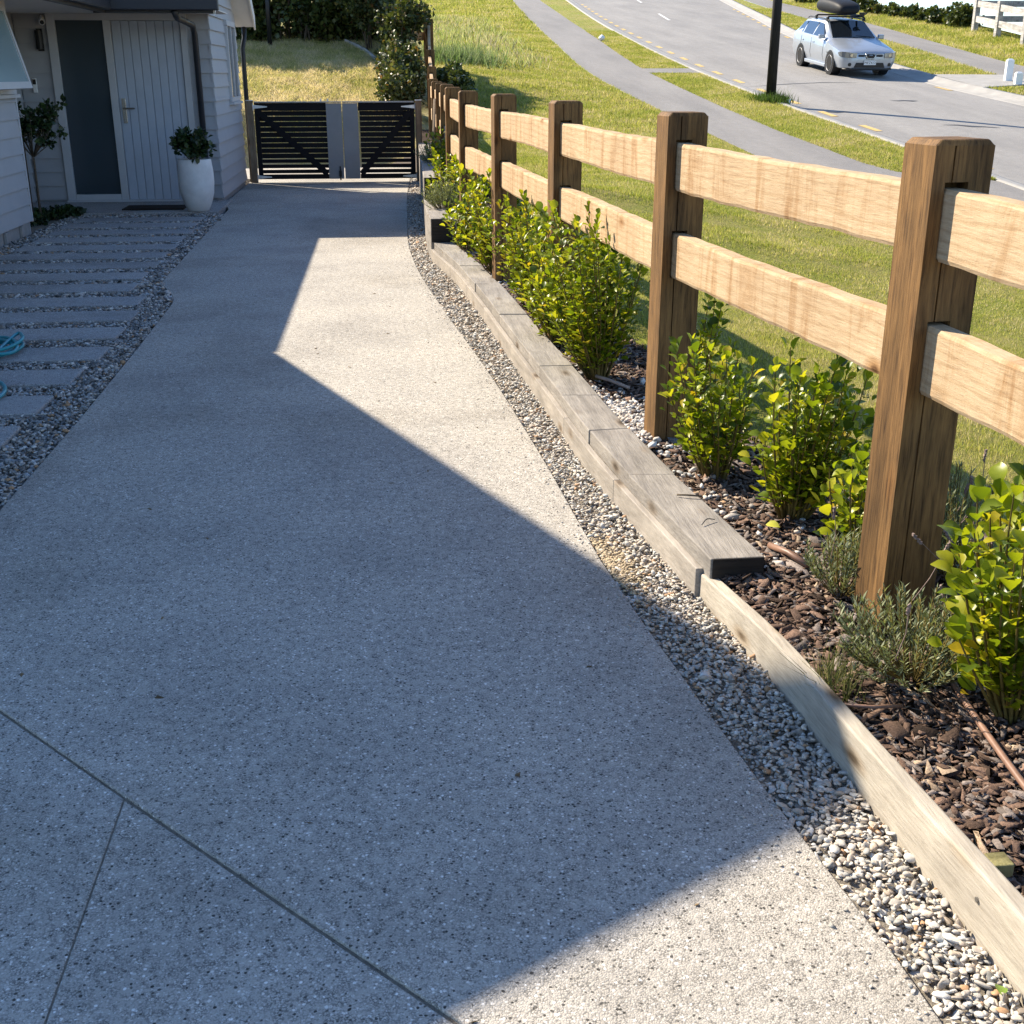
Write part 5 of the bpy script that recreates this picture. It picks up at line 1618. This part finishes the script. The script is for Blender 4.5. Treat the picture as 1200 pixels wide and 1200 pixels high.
def bz(x, y): return float(bank_z(np.array([x]), np.array([y]))[0])
bush("bank_shrub", "olive leafed shrub lowest on the bank, behind the gate post", "shrub", (0.32, 23.2, bz(0.32, 23.2) - 0.05), 0.85, 1.0, 0.95, 2600, 0.075, M['oliveleaf'], 71, 26, 8, "olive shrubs on the bank beside the fence")
bush("bank_shrub", "olive leafed shrub in the middle of the bank's right side", "shrub", (0.38, 24.2, bz(0.38, 24.2) - 0.05), 0.95, 1.1, 1.25, 2600, 0.08, M['oliveleaf'], 72, 26, 8, "olive shrubs on the bank beside the fence")
bush("bank_shrub", "tall pale leafed shrub high on the bank beside the fence", "shrub", (0.42, 26.4, bz(0.42, 26.4) - 0.05), 1.0, 1.1, 1.9, 3200, 0.085, M['oliveleaf'], 73, 30, 8, "olive shrubs on the bank beside the fence")
bush("bank_shrub", "dark rounded shrub left of the tall pale leafed one", "shrub", (-0.25, 27.4, bz(-0.25, 27.4) - 0.05), 1.1, 1.0, 1.5, 2600, 0.085, M['oliveleaf'], 74, 26, 8, "olive shrubs on the bank beside the fence")
bush("fence_shrub", "deep green shrub on the lawn side of the far fence posts", "shrub", (1.45, 25.0, float(lawn_z(np.array([1.45]), np.array([25.0]))[0])), 0.6, 2.6, 1.0, 2600, 0.08, M['hedgeleaf'], 75, 24, 6)
# reddish flax
fx = thing("flax_plant", "reddish upright flax in front of the dark hedge trees", "plant", (-0.62, 28.4, bz(-0.62, 28.4)))
mb = MB(); rg = np.random.default_rng(3)
for k in range(26):
    a = rg.uniform(0, 6.28); l = rg.uniform(0.5, 0.85); sp = rg.uniform(0.05, 0.35)
    pth = [Vector((0.03 * math.cos(a), 0.03 * math.sin(a), 0)), Vector((sp * 0.5 * math.cos(a), sp * 0.5 * math.sin(a), l * 0.6)), Vector((sp * math.cos(a), sp * math.sin(a), l))]
    sd = Vector((-math.sin(a), math.cos(a), 0)) * 0.02
    mb.add([pth[0] - sd, pth[0] + sd, pth[1] - sd, pth[1] + sd, pth[2]], [(0, 1, 3, 2), (2, 3, 4)])
flx = paint("flax leaf", (0.16, 0.07, 0.035), 0.5)
mb.build("leaves", flx, fx)
# curved timber edge of the bank lawn
ep = []
for (x, y) in [(-0.75, 28.2), (-0.45, 27.6), (-0.2, 26.9), (-0.02, 26.0), (0.0, 25.2), (-0.03, 24.4)]:
    ep.append((x, y, bz(x, y) + 0.05))
mb = MB(); pth = arc(ep, 5); V = []
for i, p in enumerate(pth):
    a = pth[max(0, i - 1)]; c = pth[min(len(pth) - 1, i + 1)]; d = (c - a); d.z = 0; d.normalize(); nr = Vector((-d.y, d.x, 0)) * 0.012
    V += [p - nr - Vector((0, 0, 0.1)), p + nr - Vector((0, 0, 0.1)), p + nr + Vector((0, 0, 0.03)), p - nr + Vector((0, 0, 0.03))]
Fc = [(4 * i + k, 4 * i + (k + 1) % 4, 4 * i + 4 + (k + 1) % 4, 4 * i + 4 + k) for i in range(len(pth) - 1) for k in range(4)]
mb.add(V, Fc + [(0, 3, 2, 1), tuple(4 * (len(pth) - 1) + k for k in range(4))])
tag(mb.build("lawn_edging", M['greywood']), "thin curved pale edging at the top of the dry bank", "edging")

# ================================================================== STREET
# lamp post
lp = thing("lamp_post", "black lamp post standing in the grass verge by the kerb", "lamp post", (8.13, 25.41, float(PZ(25.41))))
mb = MB(); mb.tube([(0, 0, -0.1), (0, 0, 2.0), (0, 0, 4.6)], [0.105, 0.095, 0.075], 16); mb.build("pole", M['darkpole'], lp, smooth=True)
mb = MB(); mb.tube([(0, 0, 4.55), (0.4, 0, 4.72), (1.1, 0, 4.78)], 0.035, 10); mb.build("arm", M['black'], lp, smooth=True)
mb = MB(); mb.box((1.35, 0, 4.78), (0.55, 0.22, 0.09)); mb.build("lamp_head", M['black'], lp, bevel=0.03)
tube_thing("white_marker", [(8.42, 25.05, float(PZ(25.05)) - 0.05), (8.42, 25.05, float(PZ(25.05)) + 0.07)], 0.035, M['whiteplastic'], "tiny white cap in the grass beside the lamp post", "marker", 10)
# marker pegs by the far path
for x, y, h, w, lab in ((15.15, 28.95, 0.52, 0.085, "taller white marker post at the far footpath corner"), (15.02, 28.2, 0.30, 0.085, "short white marker post in front of the taller one")):
    mp = thing("marker_post", lab, "marker post", (x, y, float(PZ(y))), group="white marker posts")
    mb = MB(); mb.prism([(-w, -0.05), (w, -0.05), (w, 0.05), (-w, 0.05)], -0.1, h - 0.04); mb.add([(-w, -0.05, h - 0.04), (w, -0.05, h - 0.04), (w, 0.05, h - 0.04), (-w, 0.05, h - 0.04), (-w * 0.5, 0, h), (w * 0.5, 0, h)], [(0, 1, 5, 4), (2, 3, 4, 5), (1, 2, 5), (3, 0, 4)])
    mb.build("shaft", M['whiteplastic'], mp)
# crumpled white bag at the path edge
V, F = ico(2); V = V * np.array([0.095, 0.085, 0.085]) * (1 + 0.25 * np.sin(V * 7 + 1).sum(1, keepdims=True) / 3) + np.array([0, 0, 0.10])
mb = MB(); mb.add(V.tolist(), F.tolist())
tag(mb.build("paper_bag", M['whiteplastic'], loc=(7.2, 40.6, float(PZ(40.6)))), "crumpled white bag lying at the edge of the lawn's footpath", "litter")

# far pale rail fence
ff = thing("rail_fence", "pale grey post and rail fence beyond the far footpath", "fence", (21.2, 43.4, float(PZ(43.4))))
FFL = Vector(ff.location)
def cz(x, y): return float(PZ(y)) + 0.25 * min(1, max(0, (x - float(path2_r(y))) / 4))
fp = [(21.2, 43.4), (20.75, 40.8), (20.2, 37.9), (19.7, 35.2), (19.2, 32.6)]
for i, (x, y) in enumerate(fp):
    mb = MB(); mb.prism([(-0.09, -0.09), (0.09, -0.09), (0.09, 0.09), (-0.09, 0.09)], -0.2, 1.12); mb.build("post", M['greywood'], ff, loc=Vector((x, y, cz(x, y))) - FFL, bevel=0.01)
    if i + 1 < len(fp):
        x1, y1 = fp[i + 1]
        for z in (0.92, 0.42):
            a, b2 = Vector((x, y, cz(x, y) + z)), Vector((x1, y1, cz(x1, y1) + z)); d = b2 - a
            mb = MB(); mb.box((0, d.length / 2, 0), (0.06, d.length - 0.12, 0.20))
            mb.build("rail", M['greywood'], ff, loc=a - FFL, rot=(math.asin(d.z / d.length), 0, math.atan2(-d.x, d.y)))
fb = [(21.2, 43.4), (23.6, 43.6), (26.0, 43.8)]
for i in range(2):
    (x, y), (x1, y1) = fb[i], fb[i + 1]
    zz = cz(21.2, 43.4)
    mb = MB(); mb.prism([(-0.09, -0.09), (0.09, -0.09), (0.09, 0.09), (-0.09, 0.09)], -2.2, 1.12); mb.build("post", M['greywood'], ff, loc=Vector((x1, y1, zz)) - FFL, bevel=0.01)
    for z in (0.92, 0.42):
        mb = MB(); mb.box(((x + x1) / 2 - FFL.x, (y + y1) / 2 - FFL.y, zz + z - FFL.z), (x1 - x - 0.2, 0.06, 0.20)); mb.build("rail", M['greywood'], ff)
# far house behind it
fh = thing("far_house", "grey house with dark roof edge behind the pale rail fence", "house", (25.5, 39.5, 1.2))
mb = MB(); mb.lohi((-1.8, -6, -1.5), (6, 2.2, 2.0)); mb.prism([(-6, 2.0), (2.2, 2.0), (-1.9, 4.9)], -1.8, 6, 'x'); mb.build("wall", M['farwall'], fh)
mb = MB(); mb.prism([(-6.4, 1.85), (-1.9, 5.05), (2.6, 1.85), (2.6, 2.05), (-1.9, 5.28), (-6.4, 2.05)], -2.2, 6.2, 'x'); mb.build("roof", M['darkmetal'], fh)
for y0 in (-4.2, -0.6):
    mb = MB(); mb.lohi((-1.84, y0, 0.2), (-1.80, y0 + 1.5, 1.5)); wv = mb.build("window", M['trim'], fh)
    mb = MB(); mb.lohi((-1.855, y0 + 0.08, 0.28), (-1.842, y0 + 1.42, 1.42)); mb.build("pane", M['glass_window'], wv)
# far hedge shrubs
for k, (x, y, w, h, lab) in enumerate([(22.4, 60.5, 2.4, 1.5, "far hedge shrub behind the cargo box"), (22.2, 57.0, 2.2, 1.15, "far hedge shrub just right of the cargo box"), (22.2, 54.2, 1.9, 0.8, "pale low far hedge shrub, second from the cargo box"), (22.3, 51.6, 1.7, 0.95, "round far hedge shrub with a gap beside it"),
                                       (22.0, 49.0, 1.6, 0.55, "lowest far hedge shrub with dry grass"), (21.8, 47.2, 1.7, 1.0, "tallest far hedge shrub near the rail fence"), (21.6, 45.3, 1.6, 0.95, "far hedge shrub touching the rail fence"), (22.2, 64.5, 2.6, 1.4, "far hedge shrub left of the cargo box")]):
    bush("hedge_shrub", lab, "shrub", (x, y, cz(x, y) - 0.1), w, w * 1.2, h * (0.62 if 1 <= k <= 4 else 0.82), 2200, 0.13, M['hedgeleaf'] if k not in (2, 4) else M['oliveleaf'], 80 + k, 22, 6, "shrubs of the far hedge")

# ================================================================== CAR
CARY = 31.95
CARY = 32.2
car = thing("car", "silver station wagon with a black roof box driving down the road", "car", (12.12, CARY, 0), math.radians(180 - 5.5 + 0.0))
car.location.z = float(PZ(CARY)) - 0.055
car.rotation_euler = (0, 0, 0)
hd = math.radians(5.5)                       # the car points back down the road
fwd = Vector((-math.sin(hd) * -1 * 0 + 0.02, -1, -0.1)).normalized()
side = Vector((0, 0, 1)).cross(fwd).normalized()
upv = fwd.cross(side).normalized()
car.matrix_world = Matrix(((fwd.x, side.x, upv.x, car.location.x), (fwd.y, side.y, upv.y, car.location.y), (fwd.z, side.z, upv.z, car.location.z), (0, 0, 0, 1))) @ Matrix.Scale(0.86, 4)
# local: x forward, y left, z up
ST = [  # x, zbottom, wlow, zmid, wmid, zbelt, wbelt, zroofside, wroof, ztop
    (2.225, 0.27, 0.52, 0.42, 0.64, 0.60, 0.62, 0.645, 0.46, 0.66),
    (2.20, 0.22, 0.62, 0.42, 0.72, 0.62, 0.70, 0.67, 0.50, 0.69),
    (2.10, 0.20, 0.72, 0.44, 0.81, 0.66, 0.785, 0.715, 0.54, 0.74),
    (1.92, 0.19, 0.78, 0.47, 0.855, 0.70, 0.83, 0.765, 0.57, 0.79),
    (1.65, 0.19, 0.79, 0.49, 0.868, 0.755, 0.848, 0.825, 0.58, 0.85),
    (1.35, 0.19, 0.79, 0.50, 0.868, 0.80, 0.855, 0.875, 0.58, 0.905),
    (0.92, 0.19, 0.79, 0.50, 0.865, 0.87, 0.855, 0.945, 0.62, 0.965),
    (0.78, 0.19, 0.79, 0.50, 0.865, 0.89, 0.855, 0.985, 0.68, 1.00),
    (0.05, 0.19, 0.79, 0.50, 0.865, 0.91, 0.855, 1.36, 0.58, 1.415),
    (-0.15, 0.19, 0.79, 0.50, 0.865, 0.915, 0.855, 1.395, 0.575, 1.44),
    (-1.30, 0.19, 0.79, 0.50, 0.865, 0.94, 0.850, 1.385, 0.565, 1.43),
    (-1.72, 0.20, 0.78, 0.50, 0.86, 0.95, 0.840, 1.345, 0.555, 1.385),
    (-2.10, 0.24, 0.75, 0.50, 0.83, 0.96, 0.790, 1.03, 0.62, 1.05),
    (-2.20, 0.34, 0.66, 0.50, 0.76, 0.80, 0.74, 0.86, 0.50, 0.88)]
def car_ring(s):
    x, zb, wl, zm, wm, zl, wb_, zr, wr, zt = s
    half = [(0, zb), (wl * 0.7, zb), (wl, zb + 0.06), (wm, zm), (wm * 0.998, (zm + zl) / 2), (wb_, zl), ((wb_ + wr) / 2 * 1.02, (zl + zr) / 2 + 0.01), (wr, zr), (wr * 0.6, zt - (zt - zr) * 0.25), (0, zt)]
    return [(x, y, z) for y, z in half] + [(x, -y, z) for y, z in half[-2:0:-1]]
rings = [car_ring(s) for s in ST]
m_ = len(rings[0])
mb = MB()
mb.add([p for r in rings for p in r], [(i * m_ + k, i * m_ + (k + 1) % m_, (i + 1) * m_ + (k + 1) % m_, (i + 1) * m_ + k) for i in range(len(rings) - 1) for k in range(m_)] + [tuple(range(m_)), tuple((len(rings) - 1) * m_ + k for k in range(m_))[::-1]])
body = mb.build("body", M['carpaint'], car, smooth=True)
body.data.set_sharp_from_angle(angle=math.radians(38))
def cp(name, m__, parent=None, smooth=False, bevel=0.0):
    o = mb.build(name, M[m__], parent or car, smooth=smooth, bevel=bevel)
    return o
# windscreen and windows: panels standing a little proud of the shell
def panel(name, pts, m__='glass_car', t=0.02, parent=None):
    global mb
    P = [Vector(p) for p in pts]
    nrm = (P[1] - P[0]).cross(P[-1] - P[0]).normalized()
    c = sum(P, Vector()) / len(P)
    if nrm.dot(c - Vector((-0.4, 0, 0.8))) < 0: nrm = -nrm
    n = len(P)
    mb = MB(); mb.add([p + nrm * t * 0.5 for p in P] + [p - nrm * t for p in P], [tuple(range(n)), tuple(range(2 * n - 1, n - 1, -1))] + [(i, n + i, n + (i + 1) % n, (i + 1) % n) for i in range(n)])
    return cp(name, m__, parent)
panel("windscreen", [(0.80, 0.66, 0.985), (0.845, 0.0, 1.0), (0.80, -0.66, 0.985), (0.10, -0.54, 1.385), (0.13, 0.0, 1.415), (0.10, 0.54, 1.385)], t=0.03)
for s in (1, -1):
    panel("side_window", [(0.58, s * 0.815, 0.965), (-0.36, s * 0.815, 0.975), (-0.36, s * 0.625, 1.335), (-0.02, s * 0.63, 1.315)], t=0.03)
    panel("side_window", [(-0.43, s * 0.815, 0.975), (-1.22, s * 0.81, 0.985), (-1.30, s * 0.63, 1.325), (-0.43, s * 0.625, 1.335)], t=0.03)
    panel("side_window", [(-1.32, s * 0.805, 0.995), (-1.80, s * 0.775, 1.02), (-1.68, s * 0.64, 1.27), (-1.36, s * 0.635, 1.315)], t=0.03)
    mb = MB(); mb.box((0.60, s * 0.93, 1.0), (0.12, 0.17, 0.12)); mb.box((0.62, s * 0.85, 0.97), (0.05, 0.1, 0.04)); cp("mirror", 'carpaint', bevel=0.03)
    # headlights
    hy = [(2.250, 0.42, 0.548, 0.668), (2.248, 0.56, 0.540, 0.680), (2.236, 0.66, 0.540, 0.692), (2.19, 0.755, 0.545, 0.700), (2.10, 0.825, 0.555, 0.700), (1.99, 0.865, 0.585, 0.690), (1.90, 0.868, 0.64, 0.670)]
    mb = MB(); hv = []
    for (hx, yy_, za, zb2) in hy: hv += [(hx, s * yy_, za), (hx - 0.012, s * yy_ * 0.995, zb2), (hx - 0.12, s * (yy_ - 0.06), zb2 - 0.01), (hx - 0.12, s * (yy_ - 0.06), za)]
    mb.add(hv, [(4 * i + k_, 4 * i + (k_ + 1) % 4, 4 * i + 4 + (k_ + 1) % 4, 4 * i + 4 + k_) for i in range(len(hy) - 1) for k_ in range(4)] + [(3, 2, 1, 0), tuple(4 * (len(hy) - 1) + k_ for k_ in range(4))])
    hl = cp("headlight", 'headlamp')
    mb = MB(); mb.tube([(2.20, s * 0.58, 0.612), (2.254, s * 0.58, 0.612)], 0.045, 12); cp("lamp_unit", 'chrome', hl)
    mb = MB(); mb.tube([(2.0, s * 0.60, 0.36), (2.232, s * 0.60, 0.36)], 0.05, 14); cp("fog_light", 'black')
    mb = MB(); mb.box((2.225, s * 0.27, 0.60), (0.04, 0.20, 0.06)); cp("grille", 'black', bevel=0.02)
mb = MB(); mb.box((2.225, 0, 0.585), (0.06, 0.25, 0.125)); cp("grille", 'black', bevel=0.03)
mb = MB(); mb.tube([(2.252, -0.05, 0.61), (2.258, 0.0, 0.618), (2.252, 0.05, 0.61)], 0.013, 8); cp("emblem", 'chrome')
mb = MB(); mb.prism([(-0.47, 0.275), (0.47, 0.275), (0.41, 0.41), (-0.41, 0.41)], 2.10, 2.24, 'x'); cp("lower_grille", 'black', bevel=0.01)
mb = MB(); mb.box((2.25, 0, 0.41), (0.012, 0.36, 0.115)); np_ = cp("number_plate", 'whiteplastic')
fc = bpy.data.curves.new("plate_text", 'FONT'); fc.body = "MEZ413"; fc.size = 0.098; fc.align_x = 'CENTER'; fc.align_y = 'CENTER'; fc.extrude = 0.001
fo = bpy.data.objects.new("plate_text", fc); COL.objects.link(fo)
tm = bpy.data.meshes.new_from_object(fo); tm.materials.clear(); tm.materials.append(M['black'])
bpy.data.objects.remove(fo)
fo = bpy.data.objects.new("plate_lettering", tm); COL.objects.link(fo); fo.parent = np_
fo.matrix_local = Matrix(((0, 0, 1, 2.2575), (1, 0, 0, 0), (0, 1, 0, 0.41), (0, 0, 0, 1)))
for x in (1.32, -1.22):
    for s in (1, -1):
        mb = MB(); mb.tube([(x, s * 0.60, 0.335), (x, s * 0.872, 0.335)], 0.348, 28); cp("wheel_arch", 'black')
        w_ = MB(); w_.lathe([(0.20, -0.10), (0.31, -0.10), (0.325, -0.06), (0.325, 0.06), (0.31, 0.10), (0.20, 0.10)], 28)
        wh = bpy.data.objects.new("wheel", None); COL.objects.link(wh); wh.parent = car; wh.location = (x, s * 0.775, 0.325); wh.rotation_euler = (-s * math.pi / 2, 0, 0)
        w_.build("tyre", M['tyre'], wh, smooth=False)
        rm = MB(); rm.lathe([(0.0, 0.05), (0.06, 0.075), (0.10, 0.05), (0.19, 0.062), (0.215, 0.105), (0.222, 0.105), (0.222, -0.08)], 28); rm.build("rim", M['rim'], wh, smooth=True)
        for k in range(8):
            a = k * math.pi / 4
            hb = MB(); hb.tube([(0.14 * math.cos(a), 0.14 * math.sin(a), 0.05), (0.14 * math.cos(a), 0.14 * math.sin(a), 0.0615)], 0.026, 8); hb.build("rim_hole", M['black'], wh)
for x in (0.0, -0.95):
    mb = MB(); mb.tube([(x, -0.60, 1.47), (x, -0.56, 1.515), (x, 0.56, 1.515), (x, 0.60, 1.47)], 0.022, 8); 
    for s in (-1, 1): mb.box((x, s * 0.57, 1.45), (0.10, 0.06, 0.10))
    cp("roof_bar", 'black')
for s in (-1, 1):
    mb = MB(); mb.tube([(0.15, s * 0.57, 1.405), (0.02, s * 0.57, 1.45), (-1.5, s * 0.56, 1.445), (-1.65, s * 0.56, 1.40)], 0.018, 8); cp("roof_rail", 'black')
bxr = []
for x, w_, z0, z1 in ((0.74, 0.22, 1.66, 1.78), (0.62, 0.36, 1.60, 1.90), (0.25, 0.40, 1.575, 1.97), (-0.6, 0.42, 1.575, 2.02), (-1.15, 0.40, 1.585, 1.97), (-1.32, 0.34, 1.63, 1.90)):
    yc = -0.16
    zm = (z0 + z1) / 2 - 0.03
    bxr.append([(x, yc + y * w_, z) for y, z in ((-0.8, z0), (0.8, z0), (1, zm), (0.92, z1 - 0.04), (0.6, z1), (-0.6, z1), (-0.92, z1 - 0.04), (-1, zm))])
mb = MB(); k8 = 8
mb.add([p for r in bxr for p in r], [(i * k8 + k, i * k8 + (k + 1) % k8, (i + 1) * k8 + (k + 1) % k8, (i + 1) * k8 + k) for i in range(len(bxr) - 1) for k in range(k8)] + [tuple(range(k8)), tuple((len(bxr) - 1) * k8 + k for k in range(k8))[::-1]])
cbx = cp("cargo_box", 'boxblack', smooth=True)
# seams, sills and lower lip
for s in (1, -1):
    for xx in (0.66, -0.40, -1.28):
        mb = MB(); mb.tube([(xx, s * 0.80, 0.30), (xx, s * 0.866, 0.50), (xx, s * 0.864, 0.72), (xx, s * 0.853, 0.91)], 0.0065, 5); cp("door_seam", 'black')
    mb = MB(); mb.box((0.05, s * 0.825, 0.225), (1.75, 0.07, 0.10)); cp("sill", 'carpaint', bevel=0.02)
    for xx in (0.02, -0.92):
        mb = MB(); mb.box((xx - 0.22, s * 0.866, 0.80), (0.17, 0.03, 0.03)); cp("door_handle", 'carpaint', bevel=0.008)
    mb = MB(); mb.box((1.05, s * 0.872, 0.60), (0.10, 0.008, 0.04)); cp("indicator", 'headlamp')
mb = MB(); mb.tube([(2.236, -0.15, 0.655), (2.25, -0.14, 0.60), (2.243, -0.10, 0.525), (2.243, 0.10, 0.525), (2.25, 0.14, 0.60), (2.236, 0.15, 0.655)], 0.016, 6); cp("grille_surround", 'chrome', smooth=True)
mb = MB(); mb.tube([(2.05, -0.74, 0.225), (2.235, -0.50, 0.232), (2.245, 0, 0.235), (2.235, 0.50, 0.232), (2.05, 0.74, 0.225)], 0.028, 8); cp("bumper_lip", 'black', smooth=True)
for x_ in (0.72,): 
    mb = MB(); mb.tube([(0.83, 0.55, 1.005), (0.80, 0.1, 1.035), (0.72, -0.1, 1.07)], 0.008, 5); cp("wiper", 'black')
cs = cbx.modifiers.new("sub", 'SUBSURF'); cs.levels = 1; cs.render_levels = 2
# bike tray beside the box
mb = MB(); mb.tube([(0.35, 0.38, 1.55), (-0.95, 0.38, 1.55)], 0.03, 8); mb.box((0.28, 0.38, 1.60), (0.08, 0.14, 0.10)); mb.tube([(-0.2, 0.38, 1.57), (-0.45, 0.42, 1.66), (-0.7, 0.40, 1.62)], 0.018, 6); mb.tube([(0.28, 0.34, 1.6), (0.28, 0.52, 1.61)], 0.02, 6)
cp("bike_tray", 'black')
